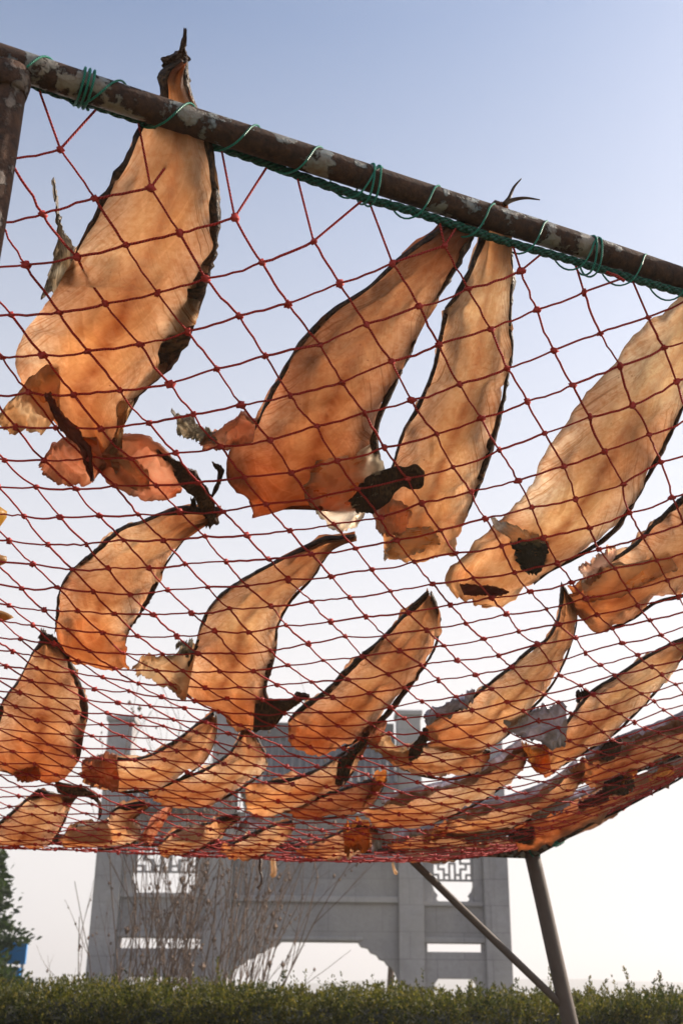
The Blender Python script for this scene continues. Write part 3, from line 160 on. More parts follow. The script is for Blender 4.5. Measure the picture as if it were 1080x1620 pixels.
# ------------------------------------------------------------------ materials
class NT:
    def __init__(s, name):
        s.m = bpy.data.materials.new(name); s.m.use_nodes = True; s.t = s.m.node_tree; s.b = s.t.nodes['Principled BSDF']; s.out = s.t.nodes['Material Output']
    def n(s, typ, **kw):
        x = s.t.nodes.new(typ)
        for k, v in kw.items():
            if k == 'inp':
                for a, b in v.items():
                    if hasattr(b, 'is_output') or isinstance(b, bpy.types.NodeSocket): s.t.links.new(b, x.inputs[a])
                    else: x.inputs[a].default_value = b
            else: setattr(x, k, v)
        return x
    def link(s, a, b): s.t.links.new(a, b)
    def math(s, op, a, b=0, clamp=False): return s.n('ShaderNodeMath', operation=op, use_clamp=clamp, inp={0: a, 1: b}).outputs[0]
    def mix(s, f, a, b, mode='MIX'): return s.n('ShaderNodeMix', data_type='RGBA', blend_type=mode, inp={0: f, 6: a, 7: b}).outputs[2]
    def noise(s, vec, sc_, det=4, rough=.55, dim='3D'): return s.n('ShaderNodeTexNoise', noise_dimensions=dim, inp={'Vector': vec, 'Scale': sc_, 'Detail': det, 'Roughness': rough}).outputs[0]
    def ramp(s, f, *st):
        r = s.n('ShaderNodeValToRGB', inp={0: f}); e = r.color_ramp.elements
        while len(e) < len(st): e.new(.5)
        for i, (p, c) in enumerate(st): e[i].position = p; e[i].color = (*c, 1) if len(c) == 3 else c
        return r.outputs[0]
    def mr(s, f, a, b, c=0, d=1): return s.n('ShaderNodeMapRange', inp={0: f, 1: a, 2: b, 3: c, 4: d}).outputs[0]
    def bump(s, h, st=.3, dist=.01): return s.n('ShaderNodeBump', inp={'Height': h, 'Strength': st, 'Distance': dist}).outputs[0]
def rgb(*c): return (*c, 1)
def simple(name, c, c2=None, sc_=8, rough=.8, bump=.3, dist=.005, det=6):
    t = NT(name); co = t.n('ShaderNodeTexCoord').outputs['Object']; nz = t.noise(co, sc_, det, .6)
    t.link(t.mix(t.mr(nz, .3, .7), rgb(*c), rgb(*(c2 or [x*.6 for x in c]))), t.b.inputs['Base Color'])
    t.b.inputs['Roughness'].default_value = rough
    t.link(t.bump(t.noise(co, sc_*6, det, .65), bump, dist), t.b.inputs['Normal'])
    return t.m
def translucent(t, basecol, tcol, fac, normal=None, gloss=.12, rough=.38):
    t.link(basecol, t.b.inputs['Base Color']) if not isinstance(basecol, tuple) else setattr(t.b.inputs['Base Color'], 'default_value', basecol)
    t.b.inputs['Roughness'].default_value = rough; t.b.inputs['Specular IOR Level'].default_value = gloss*4
    tr = t.n('ShaderNodeBsdfTranslucent')
    if isinstance(tcol, tuple): tr.inputs[0].default_value = tcol
    else: t.link(tcol, tr.inputs[0])
    if normal is not None: t.link(normal, t.b.inputs['Normal']); t.link(normal, tr.inputs['Normal'])
    mx = t.n('ShaderNodeMixShader'); 
    if isinstance(fac, (int, float)): mx.inputs[0].default_value = fac
    else: t.link(fac, mx.inputs[0])
    t.link(t.b.outputs[0], mx.inputs[1]); t.link(tr.outputs[0], mx.inputs[2]); t.link(mx.outputs[0], t.out.inputs[0])
    return t.m
def flesh_mat(name, tone, pale, seed=0):
    """thin dried flesh: u along the fish, v across"""
    t = NT(name); uv = t.n('ShaderNodeTexCoord'); U_ = uv.outputs['UV']; rr = random.Random(seed+40); O = t.n('ShaderNodeMapping', inp={'Vector': uv.outputs['Object'], 'Location': (rr.uniform(-9, 9), rr.uniform(-9, 9), rr.uniform(-9, 9))}).outputs[0]
    sep = t.n('ShaderNodeSeparateXYZ', inp={0: U_}); s_, v_ = sep.outputs[0], sep.outputs[1]
    edge = t.math('ABSOLUTE', t.math('SUBTRACT', v_, .5))                       # 0 middle .. .5 rim
    n1 = t.noise(O, 7, 5, .6); n2 = t.noise(O, 28, 6, .65); n3 = t.noise(O, 110, 3, .6)
    hv = rr.uniform(-.04, .04); amber = rgb(.95, .74+hv, .48+hv); tan = rgb(.97, .89+hv*.5, .72+hv); orange = rgb(.92, .55, .30); pink = rgb(.88, .46, .33)
    c = t.mix(t.mr(n1, .35, .68), amber, tan)
    c = t.mix(min(.9, pale), c, rgb(.92, .82, .64))
    hs = t.math('MULTIPLY', t.mr(s_, .45, .95), t.mr(n1, .25, .6, .45, 1)); hs = t.math('MULTIPLY', hs, min(1., .35+tone), clamp=True)
    c = t.mix(hs, c, orange)
    c = t.mix(t.math('MULTIPLY', t.mr(n2, .55, .75), t.mr(s_, .5, 1., .15, .8)), c, pink)
    # dark backbone line of blood
    wob = t.math('MULTIPLY', t.math('SUBTRACT', t.noise(O, 5, 2), .5), .16)
    mid = t.mr(t.math('ABSOLUTE', t.math('SUBTRACT', t.math('ADD', v_, wob), .52)), .0, .085, 1, 0)
    mid = t.math('MULTIPLY', t.math('MULTIPLY', mid, t.mr(n2, .3, .6, .35, 1)), t.mr(s_, .95, .7, 0, .85))
    c = t.mix(mid, c, rgb(.46, .17, .07))
    c = t.mix(t.math('MULTIPLY', t.mr(edge, .16, .40), t.mr(s_, .9, .55, .1, .75)), c, rgb(1, .94, .82))
    # muscle layers: broad curved bands where thickness changes
    mp = t.n('ShaderNodeCombineXYZ', inp={0: t.math('ADD', t.math('MULTIPLY', s_, 5.), t.math('MULTIPLY', t.math('POWER', edge, 2), 9.)), 1: t.math('MULTIPLY', v_, 1.5)}).outputs[0]
    lay = t.n('ShaderNodeTexNoise', inp={'Vector': mp, 'Scale': 1.6, 'Detail': 2, 'Roughness': .4}).outputs[0]
    layr = t.ramp(lay, (.40, (.80, .74, .66)), (.47, (1, 1, 1)), (.49, (.84, .8, .74)), (.60, (1, 1, 1)), (.615, (.80, .72, .64)))
    c = t.mix(.95, c, layr, 'MULTIPLY')
    # fin ray streaks close to both rims
    ry = t.n('ShaderNodeCombineXYZ', inp={0: t.math('ADD', t.math('MULTIPLY', s_, 60), t.math('MULTIPLY', edge, -36)), 1: t.math('MULTIPLY', v_, 1.2)}).outputs[0]
    rays = t.n('ShaderNodeTexNoise', inp={'Vector': ry, 'Scale': 1.3, 'Detail': 4, 'Roughness': .7}).outputs[0]
    em = t.math('MULTIPLY', t.mr(t.math('ADD', edge, t.math('MULTIPLY', t.math('SUBTRACT', n2, .5), .22)), .20, .40), t.mr(s_, .85, .6, .1, 1))
    rc = t.ramp(rays, (.36, (.14, .07, .03)), (.42, (.76, .54, .36)), (.50, (1, .97, .90)), (.62, (.96, .88, .76)))
    c = t.mix(t.math('MULTIPLY', em, .92), c, rc)
    c = t.mix(t.math('MULTIPLY', t.mr(s_, .6, .25), t.mr(n1, .35, .65, .1, .6)), c, rgb(1, .93, .76))
    # fine slanting muscle fibres over the whole body
    fv = t.n('ShaderNodeCombineXYZ', inp={0: t.math('ADD', t.math('MULTIPLY', s_, 130), t.math('MULTIPLY', edge, -70)), 1: t.math('MULTIPLY', v_, 5), 2: seed*3.1}).outputs[0]
    fib = t.n('ShaderNodeTexNoise', inp={'Vector': fv, 'Scale': 1., 'Detail': 5, 'Roughness': .65}).outputs[0]
    c = t.mix(t.mr(n1, .3, .6, .25, .6), c, t.ramp(fib, (.36, (.70, .60, .50)), (.50, (1, 1, 1)), (.64, (.88, .82, .74))), 'MULTIPLY')
    # tail end darker and brown
    c = t.mix(t.math('MULTIPLY', t.mr(s_, .20, .02), t.mr(n2, .25, .6, .35, 1)), c, rgb(.42, .22, .11))
    wr_ = t.n('ShaderNodeTexNoise', inp={'Vector': O, 'Scale': 14., 'Detail': 5, 'Roughness': .6, 'Distortion': 1.6}).outputs[0]
    wl = t.mr(t.math('ABSOLUTE', t.math('SUBTRACT', wr_, .5)), .0, .018, 1, 0)
    c = t.mix(t.math('MULTIPLY', wl, t.mr(n1, .42, .62, .0, .55)), c, rgb(.50, .24, .12))
    # small dark specks and veins
    vor = t.n('ShaderNodeTexVoronoi', inp={'Vector': O, 'Scale': 38.}).outputs['Distance']
    c = t.mix(t.math('MULTIPLY', t.mr(vor, .09, .04), t.mr(n1, .5, .62)), c, rgb(.25, .08, .04))
    c = t.mix(t.mr(n3, .4, .7, 0, .6), c, rgb(.66, .38, .2))
    c = t.mix(t.mr(n2, .5, .3, 0, .3), c, rgb(1, .93, .8))
    k = 1-.30*tone if tone <= 1 else .62-.5*(tone-1)
    big = t.mr(t.noise(O, 5.5, 3, .5), .35, .65, .66, 1.06)
    dark = t.mix(1., c, rgb(.95*k**.6, .90*k**.95, .85*k**1.1), 'MULTIPLY')
    dark = t.mix(1., dark, t.n('ShaderNodeCombineXYZ', inp={0: t.math('POWER', big, .6), 1: big, 2: t.math('POWER', big, 1.2)}).outputs[0], 'MULTIPLY')
    # row of little fin bones inside each rim
    dots = t.math('MULTIPLY', t.mr(t.math('ABSOLUTE', t.math('SUBTRACT', edge, .335)), .0, .022, 1, 0), t.mr(t.math('SINE', t.math('MULTIPLY', t.math('ADD', s_, t.math('MULTIPLY', n2, .01)), 330)), -.2, .7))
    dark = t.mix(1., dark, rgb(.97, .96, .95), 'MULTIPLY')
    dark = t.mix(t.math('MULTIPLY', t.math('MULTIPLY', dots, t.mr(s_, .75, .55)), .55), dark, rgb(.5, .28, .14))
    # ribs running off the backbone
    rib = t.math('SINE', t.math('ADD', t.math('MULTIPLY', s_, 150), t.math('MULTIPLY', edge, -38)))
    dark = t.mix(t.math('MULTIPLY', t.math('MULTIPLY', t.mr(rib, .5, 1), t.mr(edge, .30, .12)), t.math('MULTIPLY', t.mr(n1, .4, .6), .30)), dark, rgb(.66, .40, .22))
    h = t.math('ADD', t.math('MULTIPLY', n2, .6), t.math('ADD', t.math('MULTIPLY', rays, em), t.math('MULTIPLY', lay, 1.2)))
    nm = t.bump(h, .55, .006)
    base = t.mix(.45, dark, rgb(.45, .26, .16))
    return translucent(t, base, dark, .88, nm, .12, .36)
M = {}
def lobe(name, c1, c2, fac, gloss=.12, rough=.4, streak=False, b=.5):
    t = NT(name); co = t.n('ShaderNodeTexCoord'); O = co.outputs['Object']
    n1 = t.noise(O, 22, 6, .65); n2 = t.noise(O, 70, 4, .6)
    c = t.mix(t.mr(n1, .35, .65), rgb(*c1), rgb(*c2)); h = n1
    uvs = t.n('ShaderNodeSeparateXYZ', inp={0: co.outputs['UV']}); ed = t.math('ABSOLUTE', t.math('SUBTRACT', uvs.outputs[1], .5))
    lay = t.noise(O, 11, 2, .4); band = t.ramp(lay, (.38, (.70, .60, .50)), (.46, (1, 1, 1)), (.48, (.74, .66, .58)), (.58, (1, 1, 1)), (.60, (.66, .55, .45)))
    c = t.mix(.5 if name.startswith('film') else .9, c, band, 'MULTIPLY')
    c = t.mix(t.math('MULTIPLY', t.mr(t.math('ADD', ed, t.math('MULTIPLY', t.math('SUBTRACT', n2, .5), .3)), .36, .5), .6), c, rgb(*[x*.45 for x in c1]))
    if streak:
        sep = t.n('ShaderNodeSeparateXYZ', inp={0: co.outputs['UV']})
        v = t.n('ShaderNodeCombineXYZ', inp={0: t.math('MULTIPLY', sep.outputs[0], streak[0]), 1: t.math('MULTIPLY', sep.outputs[1], streak[1])}).outputs[0]
        sn = t.noise(v, 1., 4, .6); c = t.mix(t.mr(sn, .38, .62), c, rgb(*[x*.35 for x in c1])); h = sn
    nm = t.bump(t.math('ADD', h, t.math('MULTIPLY', n2, .4)), b, .006)
    M[name] = translucent(t, c, c, fac, nm, gloss, rough); return M[name]
lobe('pale', (.86, .62, .42), (.88, .74, .56), .78)
lobe('film', (.97, .86, .72), (.98, .93, .84), .9)
lobe('film_pink', (.97, .70, .56), (.97, .82, .70), .9)
lobe('pink', (.80, .40, .26), (.84, .60, .46), .77)
lobe('glow', (.95, .48, .16), (.93, .62, .32), .88)
lobe('skin', (.14, .075, .045), (.42, .25, .14), .38, .14, .45, streak=(70, 6), b=.9)
lobe('rim', (.05, .03, .02), (.30, .17, .09), .3, .12, .5, streak=(90, 2.5), b=.9)
lobe('gill', (.06, .05, .045), (.16, .13, .10), .1, .1, .55, streak=(4, 60))
lobe('mouth', (.32, .07, .04), (.16, .04, .03), .4)
lobe('silver', (.52, .52, .66), (.84, .78, .84), .4, .35, .28, b=.8)
lobe('fin', (.72, .62, .50), (.86, .80, .68), .6, .12, .4, streak=(2, 26))
lobe('yellow', (.95, .52, .05), (.92, .62, .10), .65)
lobe('ochre', (.75, .42, .12), (.55, .26, .10), .5)

def rust_mat(name, paint, amt, dark=1.):
    t = NT(name); O = t.n('ShaderNodeTexCoord').outputs['Object']
    a = t.noise(O, 26, 7, .62); b = t.noise(O, 90, 5, .7); c = t.noise(O, 9, 3, .5)
    rust = t.ramp(b, (.3, (.022*dark, .012*dark, .008*dark)), (.5, (.075*dark, .034*dark, .018*dark)), (.7, (.13*dark, .06*dark, .03*dark)))
    pc = t.mix(t.mr(c, .4, .6), rgb(*paint[0]), rgb(*paint[1]))
    pc = t.mix(t.mr(b, .45, .7, 0, .7), pc, rgb(.16, .08, .04))
    sum_ = t.math('ADD', t.math('MULTIPLY', a, .7), t.math('MULTIPLY', c, .3))
    mask = t.mr(sum_, amt, amt+.025)
    t.link(t.mix(t.math('MULTIPLY', mask, .72), rust, pc), t.b.inputs['Base Color']); t.link(t.mr(mask, 0, 1, .9, .5), t.b.inputs['Roughness'])
    t.link(t.bump(t.math('ADD', t.math('MULTIPLY', b, .7), t.math('MULTIPLY', mask, .8)), 1., .006), t.b.inputs['Normal'])
    M[name] = t.m; return t.m
rust_mat('rusty_leg', ((.16, .13, .11), (.20, .16, .12)), .56, .8)
rust_mat('rusty_pipe', ((.22, .31, .34), (.33, .30, .24)), .522, .7)
M['worn_post'] = simple('worn_post', (.10, .075, .062), (.07, .05, .04), 14, .7, .4, .002)
def fibre(name, c1, c2, tw=40, rough=.6, tl=.25):
    t = NT(name); co = t.n('ShaderNodeTexCoord'); sep = t.n('ShaderNodeSeparateXYZ', inp={0: co.outputs['UV']})
    ph = t.math('ADD', t.math('MULTIPLY', sep.outputs[0], tw), t.math('MULTIPLY', sep.outputs[1], 2*math.pi*2))
    s_ = t.math('SINE', ph); nz = t.noise(co.outputs['Object'], 60, 4, .6)
    c = t.mix(t.mr(t.math('ADD', s_, t.math('MULTIPLY', nz, 1.)), -.8, 1.4), rgb(*c2), rgb(*c1))
    nm = t.bump(s_, .8, .0012)
    M[name] = translucent(t, c, c, tl, nm, .1, rough); return M[name]
fibre('red_twine', (.78, .10, .085), (.34, .028, .022), 1300, .6, .34)
fibre('green_rope', (.012, .12, .08), (.004, .04, .03), 900, .5, .12)
fibre('green_cord', (.03, .36, .24), (.012, .17, .12), 2000, .4, .2)

# ------------------------------------------------------------------ ground, hill, haze
def sheet(name, pts, z, mat):
    m = MB(); m.add([(x, y, z) for x, y in pts], [tuple(range(len(pts)))]); return m.build(name, mat)
t = NT('grass_ground'); O = t.n('ShaderNodeTexCoord').outputs['Object']
t.link(t.mix(t.mr(t.noise(O, .8, 6), .4, .6), rgb(.07, .07, .03), rgb(.14, .11, .06)), t.b.inputs['Base Color']); t.b.inputs['Roughness'].default_value = .95
t.link(t.bump(t.noise(O, 25, 6, .7), .8, .03), t.b.inputs['Normal'])
tag(sheet('ground', [(-1500, -200), (1500, -200), (1500, 2500), (-1500, 2500)], 0, t.m), 'dry grassy open ground', None, None, 'structure')
m = MB(); nx, ny = 90, 8; V = []; F = []
for j in range(ny):
    for i in range(nx):
        x = -900+1800*i/(nx-1); y = 560+j*60
        pr = math.sin(math.pi*j/(ny-1)); z = pr*(9+6.*noise.noise((x/170, 3.1, 0))+2.*noise.noise((x/40, y/60, 2)))*(1.15 if x > 0 else .9)-.3
        V.append((x, y, z))
for j in range(ny-1):
    for i in range(nx-1): F.append((j*nx+i, j*nx+i+1, (j+1)*nx+i+1, (j+1)*nx+i))
m.add(V, F); tag(m.build('hill', simple('hill_scrub', (.07, .08, .06), (.12, .11, .09), .02, .95, .1), smooth=True), kind='structure')
# ------------------------------------------------------------------ memorial archway of grey stone
def stone(name, k=1.):
    t = NT(name); O = t.n('ShaderNodeTexCoord').outputs['Object']
    a = t.noise(O, 1.3, 6, .6); b = t.noise(O, 14, 6, .7); st = t.noise(t.n('ShaderNodeMapping', inp={'Vector': O, 'Scale': (6, 6, .5)}).outputs[0], 1, 4)
    c = t.mix(t.mr(a, .35, .65), rgb(.30*k, .29*k, .30*k), rgb(.23*k, .225*k, .235*k)); c = t.mix(t.mr(b, .4, .7, 0, .5), c, rgb(.18*k, .17*k, .165*k)); c = t.mix(t.mr(st, .55, .75, 0, .5), c, rgb(.13*k, .12*k, .115*k))
    br = t.n('ShaderNodeTexBrick', inp={'Vector': t.n('ShaderNodeMapping', inp={'Vector': O, 'Rotation': (math.pi/2, 0, 0)}).outputs[0], 'Scale': 1., 'Mortar Size': .006, 'Brick Width': .9, 'Row Height': .42, 'Color1': rgb(1, 1, 1), 'Color2': rgb(.86, .86, .86), 'Mortar': rgb(.5, .5, .5)}).outputs[0]
    c = t.mix(.8, c, br, 'MULTIPLY'); big = t.noise(O, .45, 3); c = t.mix(t.mr(big, .45, .6, 0, .45), c, rgb(.36*k, .34*k, .31*k))
    t.link(c, t.b.inputs['Base Color']); t.b.inputs['Roughness'].default_value = .85; t.link(t.bump(t.math('ADD', b, t.math('MULTIPLY', a, 1.5)), .8, .02), t.b.inputs['Normal']); return t.m
ST = stone('grey_stone', 1.4); ST2 = stone('grey_stone_panel', 1.2); TL = stone('grey_tile', .65)
Y = 20.
arch = empty('memorial_archway', (-.6, Y, 0)); tag(arch, 'grey stone memorial archway with four pillars, lattice windows and tiled roof behind the hedge', 'archway')
def part(m, name, mat, parent=arch, bevel=.012, smooth=False): return m.build(name, mat, parent, smooth, (-.6, Y, 0), bevel)
PX = [(-3.86, .44, 5.55), (-1.99, .44, 5.75), (1.23, .42, 5.70), (2.66, .42, 5.45)]
for cx, wd, top in PX:
    m = MB(); m.box((cx, Y, top/2), (wd, .5, top)); m.box((cx, Y, .25), (wd+.24, .86, .5)); m.box((cx, Y, top+.05), (wd+.07, .57, .1-.004))
    part(m, 'pillar', ST, bevel=.02)
def sidebay(x0, x1, zs, roofz):
    cx = (x0+x1)/2; wd = x1-x0
    z1, z2, z3, z4, z5 = zs                     # opening top, slit bottom, slit top, window bottom, window top
    # lobed brackets + beam over the lower opening
    pts = [(x0, .9)]
    for q in range(7): pts.append((x0+.17-.12*math.sin(math.pi/2*q/6)*0+ (0 if q == 0 else .0), .9+.001)) if False else None
    k = .17
    poly = [(x0, 1.0), (x0+k*.55, 1.02), (x0+k*.95, 1.10), (x0+k*.8, 1.17), (x0+k*1.05, 1.24), (x0+k*.9, 1.30), (x0+k*1.3, z1), (x1-k*1.3, z1), (x1-k*.9, 1.30), (x1-k*1.05, 1.24), (x1-k*.8, 1.17), (x1-k*.95, 1.10), (x1-k*.55, 1.02), (x1, 1.0), (x1, z2), (x0, z2)]
    m = MB(); m.prism(poly, Y-.13, Y+.13); part(m, 'beam', ST)
    for xa, xb in ((x0, x0+.055), (x1-.055, x1)):
        m = MB(); m.box(((xa+xb)/2, Y, (z2+z3)/2), (xb-xa, .18, z3-z2)); part(m, 'block', ST, bevel=.005)
    m = MB(); m.box((cx, Y, (z3+z4)/2), (wd, .2, z4-z3)); part(m, 'panel', ST2)
    m = MB(); m.box((cx, Y-.125, z4-.04), (wd, .05, .08)); m.box((cx, Y-.125, z3+.05), (wd, .05, .08)); part(m, 'moulding', ST, bevel=.01)
    # fretwork window
    a, b = x0+.16, x1-.16
    for xa, xb in ((x0, a), (b, x1)):
        m = MB(); m.box(((xa+xb)/2, Y, (z4+z5)/2), (xb-xa, .2, z5-z4)); part(m, 'window_jamb', ST)
    m = MB(); m.prism([(a, z4), (a+.1, z4), (a+.06, z4+.05), (a+.09, z4+.1), (a+.03, z4+.17), (a, z4+.26)], Y-.06, Y+.06); part(m, 'window_bracket', ST, bevel=0); m = MB(); m.prism([(b, z4), (b, z4+.26), (b-.03, z4+.17), (b-.09, z4+.1), (b-.06, z4+.05), (b-.1, z4)], Y-.06, Y+.06); part(m, 'window_bracket', ST, bevel=0)
    lat = ["###############", "#.#.#.#.#.#.#.#", "###.###.###.###", "#...#.#.#.#...#", "#.###.#.#.###.#", "#.#...#.#...#.#", "#####.###.#####", "#...#.....#...#", "#####.###.#####", "#.#...#.#...#.#", "#.###.#.#.###.#", "#...#.#.#.#...#", "###.###.###.###"]
    zl = z4+.33; nr = len(lat); nc = len(lat[0]); cw = (b-a)/nc; ch = (z5-zl)/nr; m = MB()
    wx = []; 
    # bars are thinner than the holes between them
    xs = [a]
    for c_ in range(nc): xs.append(xs[-1]+(1.35 if c_ % 2 else .65))
    xs = [a+(q-a)*(b-a)/(xs[-1]-a) for q in xs]
    zz = [zl]
    for c_ in range(nr): zz.append(zz[-1]+(1.35 if c_ % 2 else .65))
    zz = [zl+(q-zl)*(z5-zl)/(zz[-1]-zl) for q in zz]
    for r_, row in enumerate(lat):
        c_ = 0
        while c_ < nc:
            if row[c_] == '#':
                e = c_
                while e+1 < nc and row[e+1] == '#': e += 1
                m.box(((xs[c_]+xs[e+1])/2, Y, (zz[r_]+zz[r_+1])/2), (xs[e+1]-xs[c_]+.004*(r_ % 2), .07+.003*(r_ % 2), zz[r_+1]-zz[r_]+.003)); c_ = e+1
            else: c_ += 1
    part(m, 'lattice', ST, bevel=.004)
    m = MB(); m.box((cx, Y, (z5+roofz)/2), (wd, .24, roofz-z5)); part(m, 'panel', ST2)
    # little tiled roof
    m = MB(); m.prism([(x0-.02, roofz-.05), (x1+.02, roofz-.05), (x1-.05, roofz+.3), (x0+.05, roofz+.3)], Y-.05, Y+.05)
    for s_ in (-1, 1):
        m.add([(x0+.01, Y, roofz+.27), (x1-.01, Y, roofz+.27), (x1-.01, Y+s_*.45, roofz-.06), (x0+.01, Y+s_*.45, roofz-.06), (x0+.01, Y, roofz+.19), (x1-.01, Y, roofz+.19), (x1-.01, Y+s_*.45, roofz-.14), (x0+.01, Y+s_*.45, roofz-.14)],
              [(0, 1, 2, 3), (4, 7, 6, 5), (0, 4, 5, 1), (3, 2, 6, 7), (0, 3, 7, 4), (1, 5, 6, 2)])
        for q in range(int(wd/.11)): m.tube([(x0+.07+q*.11, Y+s_*.02, roofz+.275), (x0+.07+q*.11, Y+s_*.46, roofz-.06)], .03, 6)
    part(m, 'roof', TL, bevel=0)
sidebay(-3.64, -2.21, (1.37, 1.81, 1.97, 2.68, 3.62), 4.15)
sidebay(1.44, 2.45, (1.39, 1.80, 1.93, 2.59, 3.50), 4.10)
# middle bay
xa, xb = -1.77, 1.02
sc_l = [(xa, 1.30), (xa+.10, 1.50), (xa+.17, 1.56), (xa+.24, 1.58), (xa+.30, 1.65), (xa+.40, 1.67), (xa+.46, 1.74), (xa+.58, 1.77), (xa+.64, 1.84), (xa+.78, 1.86), (xa+.84, 1.93)]
sc_r = [(xb-(x-xa)*.80, z) for x, z in sc_l][::-1]
m = MB(); m.prism(sc_l+sc_r+[(xb, 2.62), (xa, 2.62)], Y-.12, Y+.12); part(m, 'arch_beam', ST2)
m = MB(); m.box(((xa+xb)/2, Y-.15, 2.60), (xb-xa, .08, .10)); m.box(((xa+xb)/2, Y-.13, 1.985), (xb-xa-1.2, .04, .06)); part(m, 'moulding', ST, bevel=.015)
m = MB(); m.box(((xa+xb)/2, Y, 3.10), (xb-xa, .18, .96)); part(m, 'name_panel', ST2)
m = MB(); m.box(((xa+xb)/2, Y, 3.80), (xb-xa, .30, .44)); part(m, 'beam', ST)
for q in range(5):
    m = MB(); m.box((xa+.28+q*.56, Y, 4.16), (.26, .5, .28)); m.box((xa+.28+q*.56, Y, 4.36), (.42, .8, .12)); part(m, 'bracket', ST)
m = MB()
for s_ in (-1, 1):
    n = 8; pr = [(s_*(.02+1.0*q/n), 5.35-(q/n)**.75*.98) for q in range(n+1)]
    V = []; F = []
    for (y, z) in pr:
        for x in (xa+.03, xb-.03): V += [(x, Y+y, z), (x, Y+y, z-.09)]
    for q in range(n):
        a = q*4; F += [(a, a+2, a+6, a+4), (a+1, a+5, a+7, a+3), (a, a+4, a+5, a+1), (a+2, a+3, a+7, a+6)]
    F += [(0, 1, 3, 2), (n*4, n*4+2, n*4+3, n*4+1)]
    m.add(V, F)
    for q in range(22): m.tube([(xa+.09+q*.125, Y+y, z+.012) for y, z in pr], .034, 6)
m.box(((xa+xb)/2, Y, 5.45), (xb-xa-.1, .16, .28)); part(m, 'roof', TL, bevel=0)
m = MB(); m.tube([(.87, Y+.5, 0), (.88, Y+.5, 1.0), (.93, Y+.5, 1.75)], [.06, .055, .05], 8)
tag(m.build('wooden_post', simple('post_wood', (.16, .11, .08), rough=.9), None, False, (.88, Y+.5, 0)), 'slim brown post standing in the archway opening beside the third pillar', 'post')
# ------------------------------------------------------------------ conifer, blue sign
def leaf_cloud(m, P, D, size, rng, spread=.5, asp=.35):
    """small leaf quads at points P, pointing along D"""
    n = len(P); D = D+rng.normal(0, spread, (n, 3)); D /= np.linalg.norm(D, axis=1, keepdims=True)
    q = np.cross(D, rng.normal(0, 1, (n, 3))); q /= np.linalg.norm(q, axis=1, keepdims=True)
    L = size*rng.uniform(.6, 1.3, (n, 1)); W = L*asp
    V = np.stack([P-q*W*.5, P+D*L*.5-q*W, P+D*L, P+D*L*.5+q*W], 1).reshape(-1, 3)
    m.v.append(V); b = m.n
    m.f += [(b+4*i, b+4*i+1, b+4*i+2, b+4*i+3) for i in range(n)]; m.uv += [[(0, 0)]*4]*n; m.n += 4*n
def foliage(name, c1, c2, c3, sc_=9, tl=.35):
    t = NT(name); co = t.n('ShaderNodeTexCoord'); O = co.outputs['Object']
    a = t.noise(O, sc_, 4, .6); b = t.noise(O, sc_*9, 2)
    c = t.mix(t.mr(a, .38, .6), rgb(*c1), rgb(*c2)); c = t.mix(t.mr(b, .5, .72), c, rgb(*c3))
    tc = t.mix(1, c, rgb(1.3, 1.35, .7), 'MULTIPLY')
    M[name] = translucent(t, c, tc, tl, None, .08, .6); return M[name]
foliage('conifer_leaf', (.020, .038, .018), (.035, .055, .025), (.05, .07, .03), 3)
foliage('hedge_leaf', (.024, .036, .010), (.075, .075, .018), (.22, .17, .05), 5, .45)
BARK = simple('bark', (.11, .075, .05), rough=.95)
rng = np.random.default_rng(5)
CX = -4.66
tr = empty('conifer_tree', (CX, 14.2, 0)); tag(tr, 'dark green conical conifer at the left edge behind the hedge', 'tree')
m = MB(); m.tube([(CX, 14.2, 0), (CX, 14.2, 1.5), (CX-.01, 14.2, 3.5)], [.11, .08, .02], 8); m.build('trunk', BARK, tr, True, (CX, 14.2, 0))
m = MB(); PP = []; DD = []
for q in range(420):
    h = rng.uniform(.15, 1)**.8*3.5; a = rng.uniform(0, 2*math.pi); rr = (1.5*(1-(h/3.85))**.8)*rng.uniform(.75, 1.04)*(1+.10*math.sin(h*9))
    d = np.array([math.cos(a), math.sin(a), rng.uniform(.35, .9)]); d /= np.linalg.norm(d)
    base = np.array([CX, 14.2, h-.12]); Lb = rr
    m2 = rng.integers(70, 110); tt = rng.uniform(.25, 1, m2)**.6
    p = base+d*np.array([1, 1, .55])*(tt*Lb)[:, None]+rng.normal(0, .05, (m2, 3)); PP.append(p); DD.append(np.tile(d, (m2, 1)))
leaf_cloud(m, np.vstack(PP), np.vstack(DD), .085, rng, .6, .3); m.build('crown', M['conifer_leaf'], tr, False, (CX, 14.2, 0))
sg = empty('blue_sign', (-4.05, 15.2, 0)); tag(sg, 'small bright blue sign board half hidden by the conifer at left', 'sign')
BL = simple('blue_paint', (.02, .22, .55), (.02, .18, .48), 4, .5, .05); GP = simple('sign_post_paint', (.35, .35, .36), rough=.6)
m = MB(); m.box((-4.10, 15.2, 1.58), (.40, .05, .26)); m.build('board', BL, sg, False, (-4.05, 15.2, 0), .006)
m = MB(); m.box((-4.12, 15.2, 1.24), (.34, .046, .34)); m.build('lower_board', BL, sg, False, (-4.05, 15.2, 0), .006)
for x in (-4.24, -3.95): m = MB(); m.tube([(x, 15.26, 0), (x, 15.26, 1.7)], .022, 8); m.build('post', GP, sg, False, (-4.05, 15.2, 0))
